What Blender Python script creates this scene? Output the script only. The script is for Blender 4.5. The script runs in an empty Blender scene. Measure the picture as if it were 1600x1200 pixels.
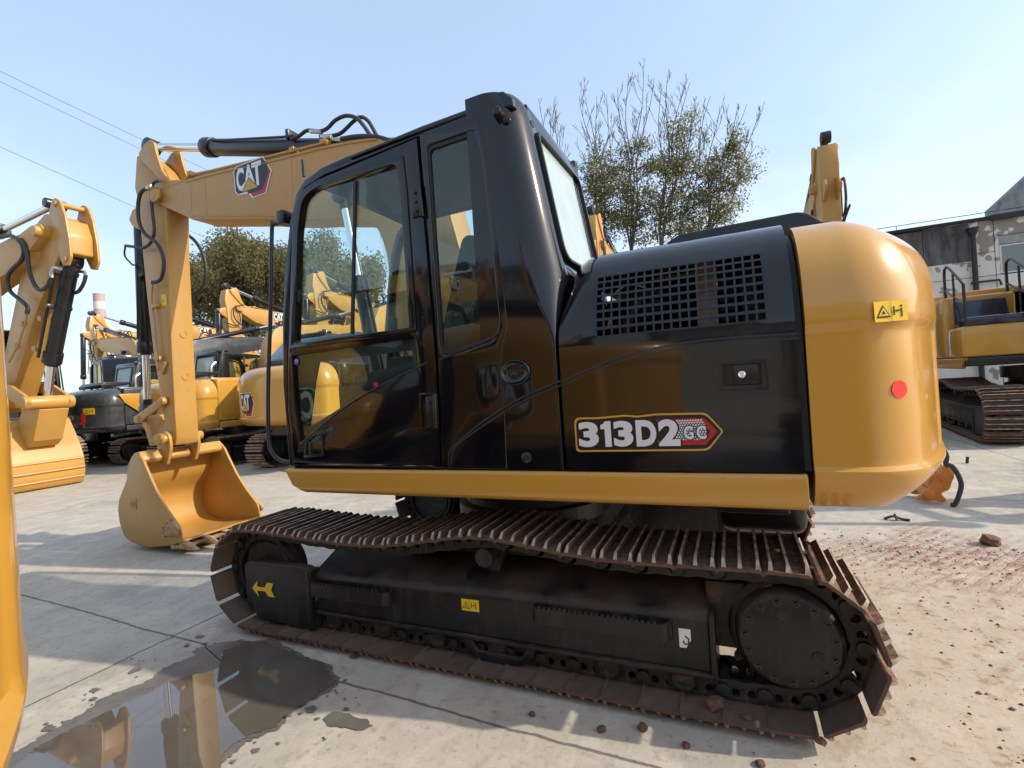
import bpy, bmesh, math, random
from math import radians, sin, cos, pi, sqrt, atan2
from mathutils import Vector, Matrix
random.seed(7)
sc = bpy.context.scene
COL = sc.collection

# ------------------------------------------------------------------ camera
# world: X = rearwards along the main machine (right in the photo), Y = away, Z = up
CX = Vector((0.9130, 0.4040, -0.0660)).normalized()      # camera right
CF = Vector((-0.4040, 0.9147, 0.0010)).normalized()      # camera forward
CX = (CX - CF * CX.dot(CF)).normalized()
CU = CX.cross(CF).normalized()                           # camera up
FPX = 778.0
EYE = Vector((0, 0, 1.5))
cam = bpy.data.cameras.new('camera'); camo = bpy.data.objects.new('camera', cam); COL.objects.link(camo)
cam.sensor_width = 36; cam.lens = FPX / 1600 * 36; cam.clip_end = 3000; cam.clip_start = 0.05
M = Matrix((CX, CU, -CF)).transposed().to_4x4(); M.translation = EYE
camo.matrix_world = M
sc.camera = camo

def ray(u, v):
    return CX * (u - 800) - CU * (v - 600) + CF * FPX
def PY(u, v, Y):
    d = ray(u, v); return EYE + d * (Y / d.y)
def PX(u, v, X):
    d = ray(u, v); return EYE + d * (X / d.x)
def PZ(u, v, Z=0.0):
    d = ray(u, v); return EYE + d * ((Z - 1.5) / d.z)
def S(Y, pts):
    return [(PY(u, v, Y).x, PY(u, v, Y).z) for u, v in pts]

# ------------------------------------------------------------------ sun, sky, exposure
SUN = Vector((1.0, 0.19, 0.68)).normalized()
sl = bpy.data.lights.new('sun', 'SUN'); so = bpy.data.objects.new('sun', sl); COL.objects.link(so)
sl.energy = 2.5; sl.angle = radians(0.7); sl.color = (1.0, 0.92, 0.79)
so.rotation_euler = (-SUN).to_track_quat('-Z', 'Y').to_euler()
w = bpy.data.worlds.new('World'); sc.world = w; w.use_nodes = True
nt = w.node_tree; nt.nodes.clear()
def N(nt, t, **k):
    n = nt.nodes.new(t)
    for a, b in k.items():
        if a.startswith('i_'):
            n.inputs[a[2:].replace('_', ' ')].default_value = b
        else: setattr(n, a, b)
    return n
sky = N(nt, 'ShaderNodeTexSky', sky_type='NISHITA', sun_disc=False, air_density=1.0, dust_density=2.2, ozone_density=1.6, altitude=0)
sky.sun_elevation = math.asin(SUN.z); sky.sun_rotation = atan2(SUN.x, SUN.y)
out = N(nt, 'ShaderNodeOutputWorld'); bg = N(nt, 'ShaderNodeBackground'); bg.inputs['Strength'].default_value = 0.15
# thin bright haze clouds low in the sky
tc = N(nt, 'ShaderNodeTexCoord'); mp = N(nt, 'ShaderNodeMapping'); mp.inputs['Scale'].default_value = (1.0, 1.0, 2.6)
no = N(nt, 'ShaderNodeTexNoise'); no.inputs['Scale'].default_value = 2.3; no.inputs['Detail'].default_value = 6; no.inputs['Roughness'].default_value = .55
rp = N(nt, 'ShaderNodeValToRGB'); rp.color_ramp.elements[0].position = .47; rp.color_ramp.elements[1].position = .72
sep = N(nt, 'ShaderNodeSeparateXYZ'); mr = N(nt, 'ShaderNodeMapRange'); mr.inputs[1].default_value = 0.0; mr.inputs[2].default_value = 0.5; mr.inputs[3].default_value = .8; mr.inputs[4].default_value = 0.0
mu = N(nt, 'ShaderNodeMath', operation='MULTIPLY'); mx = N(nt, 'ShaderNodeMix', data_type='RGBA'); mx.inputs[7].default_value = (4.6, 4.7, 4.9, 1)
# overall pale haze: desaturate the blue a little
mh = N(nt, 'ShaderNodeMix', data_type='RGBA'); mh.inputs[0].default_value = 0.42; mh.inputs[7].default_value = (3.1, 3.85, 4.75, 1)
L = nt.links.new
L(tc.outputs['Generated'], mp.inputs[0]); L(mp.outputs[0], no.inputs[0]); L(no.outputs[0], rp.inputs[0])
L(tc.outputs['Generated'], sep.inputs[0]); L(sep.outputs[2], mr.inputs[0]); L(rp.outputs[0], mu.inputs[0]); L(mr.outputs[0], mu.inputs[1])
L(sky.outputs[0], mh.inputs[6]); L(mh.outputs[2], mx.inputs[6]); L(mu.outputs[0], mx.inputs[0]); L(mx.outputs[2], bg.inputs[0]); L(bg.outputs[0], out.inputs[0])
sc.view_settings.view_transform = 'Standard'; sc.view_settings.look = 'None'
sc.view_settings.exposure = 0.86; sc.view_settings.gamma = 1; sc.view_settings.use_curve_mapping = False

# ------------------------------------------------------------------ materials
MAT = {}
def mat(name, col, rough=.5, metal=0, coat=0, spec=.5, **k):
    m = bpy.data.materials.new(name); m.use_nodes = True; nt = m.node_tree
    b = nt.nodes['Principled BSDF']
    b.inputs['Base Color'].default_value = (*col, 1); b.inputs['Roughness'].default_value = rough
    b.inputs['Metallic'].default_value = metal; b.inputs['Coat Weight'].default_value = coat
    b.inputs['Specular IOR Level'].default_value = spec; b.inputs['Coat Roughness'].default_value = k.get('cr', .05)
    MAT[name] = m
    return m
def noise_mix(m, scale, colB, lo, hi, amt=1.0, coord='Object', detail=5, rough=None, stretch=None, prev=None, mask=None):
    """mix the base colour with colB where a noise is high"""
    nt = m.node_tree; b = nt.nodes['Principled BSDF']; L = nt.links.new
    tc = nt.nodes.new('ShaderNodeTexCoord'); n = nt.nodes.new('ShaderNodeTexNoise'); n.inputs['Scale'].default_value = scale
    n.inputs['Detail'].default_value = detail; n.inputs['Roughness'].default_value = .62
    src = tc.outputs[coord]
    if stretch:
        mp = nt.nodes.new('ShaderNodeMapping'); mp.inputs['Scale'].default_value = stretch; L(src, mp.inputs[0]); src = mp.outputs[0]
    L(src, n.inputs[0])
    r = nt.nodes.new('ShaderNodeMapRange'); r.inputs[1].default_value = lo; r.inputs[2].default_value = hi; r.inputs[4].default_value = amt
    L(n.outputs[0], r.inputs[0]); fac = r.outputs[0]
    if mask == 'up':
        g = nt.nodes.new('ShaderNodeNewGeometry'); s = nt.nodes.new('ShaderNodeSeparateXYZ'); L(g.outputs['Normal'], s.inputs[0])
        r2 = nt.nodes.new('ShaderNodeMapRange'); r2.inputs[1].default_value = .15; r2.inputs[2].default_value = .75
        L(s.outputs[2], r2.inputs[0]); mm = nt.nodes.new('ShaderNodeMath'); mm.operation = 'MULTIPLY'; L(fac, mm.inputs[0]); L(r2.outputs[0], mm.inputs[1]); fac = mm.outputs[0]
    mx = nt.nodes.new('ShaderNodeMix'); mx.data_type = 'RGBA'; L(fac, mx.inputs[0])
    i = b.inputs['Base Color']
    if i.is_linked: L(i.links[0].from_socket, mx.inputs[6])
    else: mx.inputs[6].default_value = i.default_value
    mx.inputs[7].default_value = (*colB, 1); L(mx.outputs[2], i)
    if rough is not None:
        mr = nt.nodes.new('ShaderNodeMix'); mr.data_type = 'FLOAT'; L(fac, mr.inputs[0]); ri = b.inputs['Roughness']
        if ri.is_linked: L(ri.links[0].from_socket, mr.inputs[2])
        else: mr.inputs[2].default_value = ri.default_value
        mr.inputs[3].default_value = rough; L(mr.outputs[0], ri)
    return m
def bump(m, scale, strength, dist=.01, detail=4, coord='Object', stretch=None, rough=.6):
    nt = m.node_tree; b = nt.nodes['Principled BSDF']; L = nt.links.new
    tc = nt.nodes.new('ShaderNodeTexCoord'); n = nt.nodes.new('ShaderNodeTexNoise'); n.inputs['Scale'].default_value = scale
    n.inputs['Detail'].default_value = detail; n.inputs['Roughness'].default_value = rough
    src = tc.outputs[coord]
    if stretch:
        mp = nt.nodes.new('ShaderNodeMapping'); mp.inputs['Scale'].default_value = stretch; L(src, mp.inputs[0]); src = mp.outputs[0]
    L(src, n.inputs[0])
    bp = nt.nodes.new('ShaderNodeBump'); bp.inputs['Strength'].default_value = strength; bp.inputs['Distance'].default_value = dist
    L(n.outputs[0], bp.inputs['Height'])
    if b.inputs['Normal'].is_linked: L(b.inputs['Normal'].links[0].from_socket, bp.inputs['Normal'])
    L(bp.outputs[0], b.inputs['Normal'])
    return m
YEL = (0.53, 0.265, 0.036)
m = mat('yellow_paint', YEL, .28, coat=.55, cr=.06)
noise_mix(m, 1.3, (.49, .25, .042), .4, .7, .7); noise_mix(m, 5, (.43, .25, .075), .5, .8, .35, rough=.5, stretch=(1, 1, .2)); noise_mix(m, 22, (.40, .25, .10), .66, .8, .35, rough=.6)
bump(m, 2.2, .25, .004, 2); bump(m, 60, .08, .002)
m = mat('yellow_worn', (.47, .245, .048), .42, coat=.15, cr=.3)
noise_mix(m, 2.5, (.41, .22, .055), .4, .7, .8, stretch=(1, 1, .4)); noise_mix(m, 14, (.30, .20, .11), .58, .78, .6, rough=.65)
noise_mix(m, 3, (.42, .30, .17), .5, .8, .6, mask='up', rough=.8); bump(m, 40, .15, .003)
m = mat('bucket_dirt', (.42, .26, .12), .7); noise_mix(m, 12, (.16, .08, .05), .5, .65, .8); bump(m, 30, .6, .01)
m = mat('black_gloss', (.005, .005, .0065), .09, coat=.35, cr=.03, spec=.4)
noise_mix(m, 5, (.016, .014, .013), .5, .8, .5, rough=.16, stretch=(1, 1, .12)); noise_mix(m, 60, (.06, .052, .045), .70, .80, .35, rough=.4); bump(m, 1.6, .16, .01, 1)
m = mat('black_satin', (.010, .010, .012), .28); noise_mix(m, 10, (.03, .027, .024), .5, .8, .5, rough=.5); bump(m, 90, .08, .002)
m = mat('rubber', (.012, .012, .013), .6); noise_mix(m, 30, (.05, .045, .04), .5, .8, .5)
m = mat('hose_rubber', (.028, .027, .026), .55); bump(m, 120, .4, .003)
m = mat('undercarriage', (.010, .0102, .011), .36, spec=.4)
noise_mix(m, 11, (.045, .039, .034), .48, .72, .8, rough=.75, stretch=(1, 1, .15)); noise_mix(m, 4, (.12, .08, .055), .35, .7, .8, mask='up', rough=.85); bump(m, 35, .25, .004)
m = mat('grime', (.020, .017, .015), .6); noise_mix(m, 14, (.11, .065, .042), .5, .7, .8, rough=.9); bump(m, 40, .8, .01)
m = mat('shoe_steel', (.07, .05, .04), .6, spec=.4)
noise_mix(m, 6, (.13, .055, .028), .42, .68, .9, rough=.85); noise_mix(m, 22, (.27, .17, .11), .44, .66, .85, mask='up', rough=.95); noise_mix(m, 17, (.02, .017, .016), .5, .7, .6); bump(m, 45, .7, .006)
m = mat('grouser_tip', (.40, .31, .235), .5, metal=.1); noise_mix(m, 13, (.13, .07, .045), .47, .62, .85, rough=.85); bump(m, 50, .5, .004)
m = mat('shoe_inner', (.10, .078, .062), .5); noise_mix(m, 7, (.17, .10, .065), .45, .66, .85, rough=.85); noise_mix(m, 40, (.14, .11, .085), .62, .75, .6); bump(m, 30, .5, .006)
m = mat('chrome', (.75, .76, .78), .12, metal=1)
m = mat('bright_steel', (.5, .49, .46), .3, metal=1)
m = mat('seal_rubber', (.008, .008, .008), .5)
m = mat('white_decal', (.74, .74, .75), .4); m = mat('silver_decal', (.64, .64, .66), .3); m = mat('black_decal', (.008, .008, .009), .35)
m = mat('red_decal', (.42, .012, .02), .4); m = mat('bright_red', (.75, .02, .012), .5); m = mat('gold_decal', (.55, .30, .05), .4)
m = mat('warning_yellow', (.80, .50, .01), .45); m = mat('purple_decal', (.06, .04, .28), .5); m = mat('grey_decal', (.18, .18, .19), .4)
m = mat('interior', (.022, .022, .023), .7); m = mat('seat_fabric', (.03, .03, .034), .9)
m = mat('tan_board', (.42, .30, .21), .8); noise_mix(m, 20, (.3, .2, .13), .4, .7, .8)
m = mat('dark_grey_paint', (.045, .047, .052), .25, coat=.3); noise_mix(m, 5, (.07, .068, .066), .45, .75, .7, rough=.5)
m = mat('navy_paint', (.016, .021, .034), .2, coat=.4)
m = mat('orange_paint', (.62, .20, .02), .4, coat=.2); noise_mix(m, 12, (.25, .1, .04), .55, .75, .8, rough=.8)
def objvar(mn, col, amt):
    m = MAT[mn]; nt = m.node_tree; b = nt.nodes['Principled BSDF']; oi = nt.nodes.new('ShaderNodeObjectInfo'); r = nt.nodes.new('ShaderNodeMapRange'); r.inputs[1].default_value = .35; r.inputs[4].default_value = amt
    nt.links.new(oi.outputs['Random'], r.inputs[0]); x = nt.nodes.new('ShaderNodeMix'); x.data_type = 'RGBA'; i = b.inputs['Base Color']; nt.links.new(i.links[0].from_socket, x.inputs[6]); x.inputs[7].default_value = (*col, 1); nt.links.new(r.outputs[0], x.inputs[0]); nt.links.new(x.outputs[2], i)
objvar('shoe_steel', (.15, .075, .045), .6); objvar('shoe_inner', (.085, .06, .045), .7)
def glassmat(name, tint, refl):
    m = bpy.data.materials.new(name); m.use_nodes = True; nt = m.node_tree; nt.nodes.clear(); L = nt.links.new
    o = nt.nodes.new('ShaderNodeOutputMaterial'); t = nt.nodes.new('ShaderNodeBsdfTransparent'); t.inputs[0].default_value = (*tint, 1)
    g = nt.nodes.new('ShaderNodeBsdfGlossy'); g.inputs['Roughness'].default_value = .015; g.inputs[0].default_value = (.95, 1, .98, 1)
    f = nt.nodes.new('ShaderNodeFresnel'); f.inputs[0].default_value = refl
    x = nt.nodes.new('ShaderNodeMixShader'); ge = nt.nodes.new('ShaderNodeNewGeometry'); iv = nt.nodes.new('ShaderNodeMath'); iv.operation = 'SUBTRACT'; iv.inputs[0].default_value = 1; L(ge.outputs['Backfacing'], iv.inputs[1]); im = nt.nodes.new('ShaderNodeMath'); im.operation = 'MULTIPLY'; L(f.outputs[0], im.inputs[0]); L(iv.outputs[0], im.inputs[1]); L(im.outputs[0], x.inputs[0]); L(t.outputs[0], x.inputs[1]); L(g.outputs[0], x.inputs[2]); L(x.outputs[0], o.inputs[0])
    MAT[name] = m
glassmat('window_glass', (.90, .965, .94), 1.8)
glassmat('clear_glass', (.95, .98, .97), 1.5)
m = mat('sky_pale_glass', (.62, .72, .70), .12, spec=1.0); m.node_tree.nodes['Principled BSDF'].inputs['Alpha'].default_value = .62; noise_mix(m, 4, (.52, .62, .60), .4, .7, .7)  # rear pane: bright sky reflection put into its pale diffuse colour
m = mat('old_glass', (.10, .13, .13), .12, spec=1.0)
m = mat('frosted_glass', (.20, .27, .265), .35, spec=.8); noise_mix(m, 5, (.28, .34, .33), .4, .7, .7); 

def concrete():
    m = mat('concrete', (.43, .37, .295), .82); nt = m.node_tree; b = nt.nodes['Principled BSDF']; L = nt.links.new
    noise_mix(m, .22, (.47, .415, .34), .38, .62, .9, coord='Object', detail=6)
    noise_mix(m, .9, (.30, .265, .22), .47, .66, .8, detail=10)
    noise_mix(m, 3.2, (.54, .475, .39), .50, .64, .7, detail=10, stretch=(1.2, .9, 1))
    noise_mix(m, 26, (.20, .165, .13), .56, .68, .55, detail=6)
    noise_mix(m, 7, (.20, .185, .165), .53, .66, .35, detail=10, stretch=(1.4, .8, 1)); noise_mix(m, 3.5, (.53, .48, .41), .54, .62, .35, detail=12, stretch=(.7, 2.0, 1))
    noise_mix(m, 130, (.47, .44, .40), .6, .75, .4)
    # red-brown dirt: an area round the rear of the machine and a wheel-track band (fixed in world space)
    tc = nt.nodes.new('ShaderNodeTexCoord'); s = nt.nodes.new('ShaderNodeSeparateXYZ'); L(tc.outputs['Object'], s.inputs[0])
    def mr(sock, a, bb, c=0, d=1):
        r = nt.nodes.new('ShaderNodeMapRange'); r.interpolation_type = 'SMOOTHSTEP'
        r.inputs[1].default_value = a; r.inputs[2].default_value = bb; r.inputs[3].default_value = c; r.inputs[4].default_value = d; L(sock, r.inputs[0]); return r.outputs[0]
    def ma(op, a, bq):
        q = nt.nodes.new('ShaderNodeMath'); q.operation = op
        for i, v in enumerate((a, bq)):
            if isinstance(v, (int, float)): q.inputs[i].default_value = v
            else: L(v, q.inputs[i])
        return q.outputs[0]
    wob = nt.nodes.new('ShaderNodeTexNoise'); wob.inputs['Scale'].default_value = 1.1; wob.inputs['Detail'].default_value = 5; L(tc.outputs['Object'], wob.inputs[0])
    wv = ma('MULTIPLY', ma('SUBTRACT', wob.outputs[0], .5), 2.2)
    X = s.outputs[0]; Y = ma('ADD', s.outputs[1], wv)
    areaA = ma('MULTIPLY', mr(ma('ADD', X, wv), -.1, .9), ma('MULTIPLY', mr(Y, 1.2, 2.0), mr(Y, 5.4, 4.5)))       # round the rear track
    band = ma('MULTIPLY', mr(X, .2, 1.2), ma('MULTIPLY', mr(Y, 3.9, 4.45), mr(Y, 5.45, 4.95)))                     # wheel-track band
    far = ma('MULTIPLY', mr(X, 2.7, 3.6), ma('MULTIPLY', mr(Y, 6.5, 7.2), mr(Y, 9.0, 8.4)))
    fine = nt.nodes.new('ShaderNodeTexNoise'); fine.inputs['Scale'].default_value = 9; fine.inputs['Detail'].default_value = 9; fine.inputs['Roughness'].default_value = .72; L(tc.outputs['Object'], fine.inputs[0])
    fA = mr(fine.outputs[0], .40, .62)
    # tread chevrons
    wt = nt.nodes.new('ShaderNodeTexWave'); wt.inputs['Scale'].default_value = 1.3; wt.inputs['Distortion'].default_value = 3.5; wt.inputs['Detail'].default_value = 4; wt.inputs['Detail Scale'].default_value = 1.6
    mp = nt.nodes.new('ShaderNodeMapping'); mp.inputs['Rotation'].default_value = (0, 0, radians(38)); mp.inputs['Scale'].default_value = (3.2, 3.2, 3.2); L(tc.outputs['Object'], mp.inputs[0]); L(mp.outputs[0], wt.inputs[0])
    tread = mr(wt.outputs[0], .35, .75)
    def layer(fac, col):
        x = nt.nodes.new('ShaderNodeMix'); x.data_type = 'RGBA'; L(fac, x.inputs[0]); i = b.inputs['Base Color']; L(i.links[0].from_socket, x.inputs[6]); x.inputs[7].default_value = (*col, 1); L(x.outputs[2], i)
    layer(ma('MULTIPLY', areaA, ma('MULTIPLY', ma('ADD', ma('MULTIPLY', fA, .8), .2), .75)), (.47, .345, .235))
    layer(ma('MULTIPLY', areaA, ma('MULTIPLY', mr(fine.outputs[0], .55, .62), .7)), (.22, .15, .105))
    patch = mr(wob.outputs[0], .50, .66)
    layer(ma('MULTIPLY', areaA, ma('MULTIPLY', ma('MULTIPLY', tread, patch), ma('MULTIPLY', fA, .55))), (.23, .14, .095))
    layer(ma('MULTIPLY', band, ma('MULTIPLY', ma('ADD', ma('MULTIPLY', tread, .35), ma('MULTIPLY', fA, .75)), .95)), (.25, .135, .09))
    layer(ma('MULTIPLY', far, ma('MULTIPLY', fA, .8)), (.20, .16, .14))
    # slab joints: dark thin lines
    def joint(sock, pos, wdt, sl=0.0, lim=None):
        t = ma('ABSOLUTE', ma('SUBTRACT', sock, pos), 0); return mr(t, wdt, wdt * .35)
    wj = ma('MULTIPLY', ma('SUBTRACT', wob.outputs[0], .5), .05)
    fj = ma('ADD', ma('MULTIPLY', ma('SUBTRACT', fine.outputs[0], .5), .03), wj)
    sx = ma('ADD', ma('PINGPONG', ma('ADD', ma('ADD', s.outputs[0], fj), 3.45), 3.5), 0)
    sy = ma('ADD', ma('PINGPONG', ma('ADD', ma('ADD', ma('ADD', ma('MULTIPLY', s.outputs[0], .04), s.outputs[1]), fj), -1.91), 2.4), 0)
    jj = ma('MAXIMUM', mr(sx, .011, .004), mr(sy, .010, .004))
    layer(ma('MULTIPLY', jj, .75), (.075, .065, .055))
    # relief
    h = ma('ADD', ma('MULTIPLY', fine.outputs[0], .5), ma('MULTIPLY', jj, -1.5))
    h = ma('ADD', h, ma('MULTIPLY', ma('MULTIPLY', ma('MAXIMUM', ma('MULTIPLY', areaA, ma('MULTIPLY', patch, .25)), band), tread), .5))
    bp = nt.nodes.new('ShaderNodeBump'); bp.inputs['Strength'].default_value = .6; bp.inputs['Distance'].default_value = .014; L(h, bp.inputs['Height']); L(bp.outputs[0], b.inputs['Normal'])
    bump(m, 45, .35, .006, 6)
concrete()
m = mat('puddle_water', (.105, .088, .07), .015, spec=.5); m.node_tree.nodes['Principled BSDF'].inputs['IOR'].default_value = 1.45
m.node_tree.nodes['Principled BSDF'].inputs['Coat Weight'].default_value = .6; m.node_tree.nodes['Principled BSDF'].inputs['Coat Roughness'].default_value = .01
noise_mix(m, 2.5, (.15, .125, .10), .4, .7, .8); bump(m, 3.0, .04, .004, 2)
m = mat('damp_concrete', (.12, .105, .09), .45); noise_mix(m, 6, (.17, .15, .13), .4, .65, .9); bump(m, 60, .3, .004)
m = mat('earth', (.17, .085, .055), .95); noise_mix(m, 25, (.26, .14, .09), .4, .65, .9); bump(m, 40, .8, .01)
def wallmat():
    m = mat('peeling_plaster', (.62, .58, .51), .9); nt = m.node_tree; L = nt.links.new
    noise_mix(m, .5, (.55, .51, .45), .4, .7, .9); noise_mix(m, 3, (.45, .41, .36), .5, .75, .6, stretch=(2, 2, .25))
    b = nt.nodes['Principled BSDF']; tc = nt.nodes.new('ShaderNodeTexCoord'); n = nt.nodes.new('ShaderNodeTexNoise'); n.inputs['Scale'].default_value = 2.1; n.inputs['Detail'].default_value = 5; n.inputs['Roughness'].default_value = .5; L(tc.outputs['Object'], n.inputs[0])
    n2 = nt.nodes.new('ShaderNodeTexNoise'); n2.inputs['Scale'].default_value = .35; L(tc.outputs['Object'], n2.inputs[0])
    s = nt.nodes.new('ShaderNodeSeparateXYZ'); L(tc.outputs['Object'], s.inputs[0])
    r0 = nt.nodes.new('ShaderNodeMapRange'); r0.inputs[1].default_value = 3.2; r0.inputs[2].default_value = 5.6; r0.inputs[3].default_value = -.10; r0.inputs[4].default_value = .10; L(s.outputs[2], r0.inputs[0])
    a = nt.nodes.new('ShaderNodeMath'); a.operation = 'ADD'; L(n.outputs[0], a.inputs[0]); L(r0.outputs[0], a.inputs[1])
    a2 = nt.nodes.new('ShaderNodeMath'); a2.operation = 'MULTIPLY_ADD'; L(n2.outputs[0], a2.inputs[0]); a2.inputs[1].default_value = .35; L(a.outputs[0], a2.inputs[2])
    r = nt.nodes.new('ShaderNodeMapRange'); r.inputs[1].default_value = .745; r.inputs[2].default_value = .755; L(a2.outputs[0], r.inputs[0])
    x = nt.nodes.new('ShaderNodeMix'); x.data_type = 'RGBA'; L(r.outputs[0], x.inputs[0]); i = b.inputs['Base Color']; L(i.links[0].from_socket, x.inputs[6]); x.inputs[7].default_value = (.25, .215, .19, 1); L(x.outputs[2], i)
    bump(m, 20, .3, .01)
wallmat()
m = mat('dark_plaster', (.13, .12, .112), .95); noise_mix(m, 1.4, (.035, .033, .032), .4, .6, .9, stretch=(1.5, 1, .4)); noise_mix(m, 6, (.16, .145, .135), .58, .72, .6)
m = mat('grey_concrete_wall', (.30, .30, .29), .9); noise_mix(m, 2, (.15, .15, .15), .45, .65, .9, stretch=(1, 1, .35))
m = mat('window_frame_white', (.55, .56, .56), .5); m = mat('roof_black', (.02, .02, .022), .8); m = mat('pipe_black', (.02, .019, .018), .7)
m = mat('chimney_white_hazed', (.50, .49, .47), .9); m = mat('chimney_red_hazed', (.36, .25, .235), .9); noise_mix(m, .3, (.40, .29, .27), .4, .6, .8)  # chimney paints paled: distance haze is mixed into their colour
m = mat('bark', (.075, .055, .045), .95); noise_mix(m, 14, (.045, .034, .028), .4, .6, .9); bump(m, 20, .6, .02)
m = mat('twig', (.13, .10, .08), .9)
def leafmat(name, a, bcol):
    m = mat(name, a, .55); nt = m.node_tree; b = nt.nodes['Principled BSDF']; L = nt.links.new
    tc = nt.nodes.new('ShaderNodeTexCoord'); n = nt.nodes.new('ShaderNodeTexNoise'); n.inputs['Scale'].default_value = .9; n.inputs['Detail'].default_value = 6; n.inputs['Roughness'].default_value = .8; L(tc.outputs['Object'], n.inputs[0])
    r = nt.nodes.new('ShaderNodeMapRange'); r.inputs[1].default_value = .38; r.inputs[2].default_value = .62; L(n.outputs[0], r.inputs[0])
    x = nt.nodes.new('ShaderNodeMix'); x.data_type = 'RGBA'; L(r.outputs[0], x.inputs[0]); x.inputs[6].default_value = (*a, 1); x.inputs[7].default_value = (*bcol, 1); L(x.outputs[2], b.inputs['Base Color'])
    t = nt.nodes.new('ShaderNodeBsdfTranslucent'); L(x.outputs[2], t.inputs[0]); ms = nt.nodes.new('ShaderNodeMixShader'); ms.inputs[0].default_value = .4
    o = nt.nodes['Material Output']; L(b.outputs[0], ms.inputs[1]); L(t.outputs[0], ms.inputs[2]); L(ms.outputs[0], o.inputs[0])
leafmat('leaf_green', (.12, .14, .04), (.25, .21, .075))
leafmat('leaf_brown', (.125, .135, .05), (.25, .185, .075))

# ------------------------------------------------------------------ mesh helpers
class MB:
    def __init__(s): s.v = []; s.f = []; s.mi = []; s.m = 0
    def add(s, v, f, m=None):
        o = len(s.v); s.v += [Vector(p) for p in v]; mm = s.m if m is None else m
        for q in f: s.f.append([i + o for i in q]); s.mi.append(mm)
        return s
    def addbm(s, bm, m=None):
        bm.verts.ensure_lookup_table(); bm.verts.index_update()
        s.add([v.co.copy() for v in bm.verts], [[v.index for v in f.verts] for f in bm.faces], m); bm.free(); return s
    def solid(s, v, f, bev=0, seg=2, ang=25, m=None):
        if not bev: return s.add(v, f, m)
        bm = bmesh.new(); vs = [bm.verts.new(p) for p in v]
        for q in f:
            try: bm.faces.new([vs[i] for i in q])
            except ValueError: pass
        bmesh.ops.recalc_face_normals(bm, faces=bm.faces[:])
        es = [e for e in bm.edges if len(e.link_faces) == 2 and e.calc_face_angle(0) > radians(ang)]
        bmesh.ops.bevel(bm, geom=es, offset=bev, segments=seg, affect='EDGES', profile=.5, clamp_overlap=True)
        return s.addbm(bm, m)
    def box(s, x0, x1, y0, y1, z0, z1, bev=0, m=None, seg=2):
        v = [(x, y, z) for x in (x0, x1) for y in (y0, y1) for z in (z0, z1)]
        f = [(0, 1, 3, 2), (4, 6, 7, 5), (0, 4, 5, 1), (2, 3, 7, 6), (0, 2, 6, 4), (1, 5, 7, 3)]
        return s.solid(v, f, bev, seg, m=m)
    def prism(s, prof, y0, y1, bev=0, seg=2, m=None, ang=25, map=None):
        """XZ profile extruded over Y"""
        n = len(prof); mp = map or (lambda a, b, c: (a, c, b))
        v = [mp(x, z, y0) for x, z in prof] + [mp(x, z, y1) for x, z in prof]
        f = [list(range(n)), list(range(2 * n - 1, n - 1, -1))] + [[i, (i + 1) % n, n + (i + 1) % n, n + i][::-1] for i in range(n)]
        return s.solid(v, f, bev, seg, ang, m)
    def cyl(s, p0, p1, r, n=24, r2=None, bev=0, m=None):
        p0 = Vector(p0); p1 = Vector(p1); r2 = r if r2 is None else r2
        d = (p1 - p0).normalized(); a = d.orthogonal().normalized(); b = d.cross(a)
        v = [p0 + (a * cos(t) + b * sin(t)) * r for t in [2 * pi * i / n for i in range(n)]] + [p1 + (a * cos(t) + b * sin(t)) * r2 for t in [2 * pi * i / n for i in range(n)]]
        f = [list(range(n))[::-1], list(range(n, 2 * n))] + [[i, (i + 1) % n, n + (i + 1) % n, n + i] for i in range(n)]
        return s.solid(v, f, bev, 2, 50, m)
    def lathe(s, c, ax, prof, n=40, m=None):
        """prof: (distance along axis, radius)"""
        c = Vector(c); d = Vector(ax).normalized(); a = d.orthogonal().normalized(); b = d.cross(a); v = []; f = []
        for h, r in prof:
            for i in range(n): t = 2 * pi * i / n; v.append(c + d * h + (a * cos(t) + b * sin(t)) * r)
        for k in range(len(prof) - 1):
            for i in range(n): j = (i + 1) % n; f.append([k * n + i, k * n + j, (k + 1) * n + j, (k + 1) * n + i])
        f.append(list(range(n))[::-1]); f.append([(len(prof) - 1) * n + i for i in range(n)])
        return s.add(v, f, m)
    def tube(s, pts, r, n=8, m=None, smooth=0, r1=None, closed=False):
        pts = [Vector(p) for p in pts]
        if smooth: pts = catmull(pts, smooth)
        up = None; v = []; f = []; K = len(pts)
        for i, p in enumerate(pts):
            t = (pts[min(i + 1, K - 1)] - pts[max(i - 1, 0)]).normalized()
            if up is None: up = t.orthogonal().normalized()
            up = (up - t * up.dot(t)); up = up.normalized() if up.length > 1e-6 else t.orthogonal().normalized()
            b = t.cross(up); rr = r if r1 is None else r + (r1 - r) * i / (K - 1)
            for k in range(n): a = 2 * pi * k / n; v.append(p + (up * cos(a) + b * sin(a)) * rr)
        for i in range(K - 1):
            for k in range(n): j = (k + 1) % n; f.append([i * n + k, i * n + j, (i + 1) * n + j, (i + 1) * n + k])
        f.append(list(range(n))[::-1]); f.append([(K - 1) * n + k for k in range(n)])
        return s.add(v, f, m)
    def grid(s, rows, m=None, close=False):
        n = len(rows[0]); v = [p for r in rows for p in r]; f = []
        for i in range(len(rows) - 1):
            for j in range(n - 1): f.append([i * n + j, i * n + j + 1, (i + 1) * n + j + 1, (i + 1) * n + j])
        return s.add(v, f, m)
    def merge(s, o, mtx=None, moff=0):
        off = len(s.v); s.v += [(mtx @ p if mtx else p.copy()) for p in o.v]
        for q, k in zip(o.f, o.mi): s.f.append([i + off for i in q]); s.mi.append(k + moff)
        return s
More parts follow.
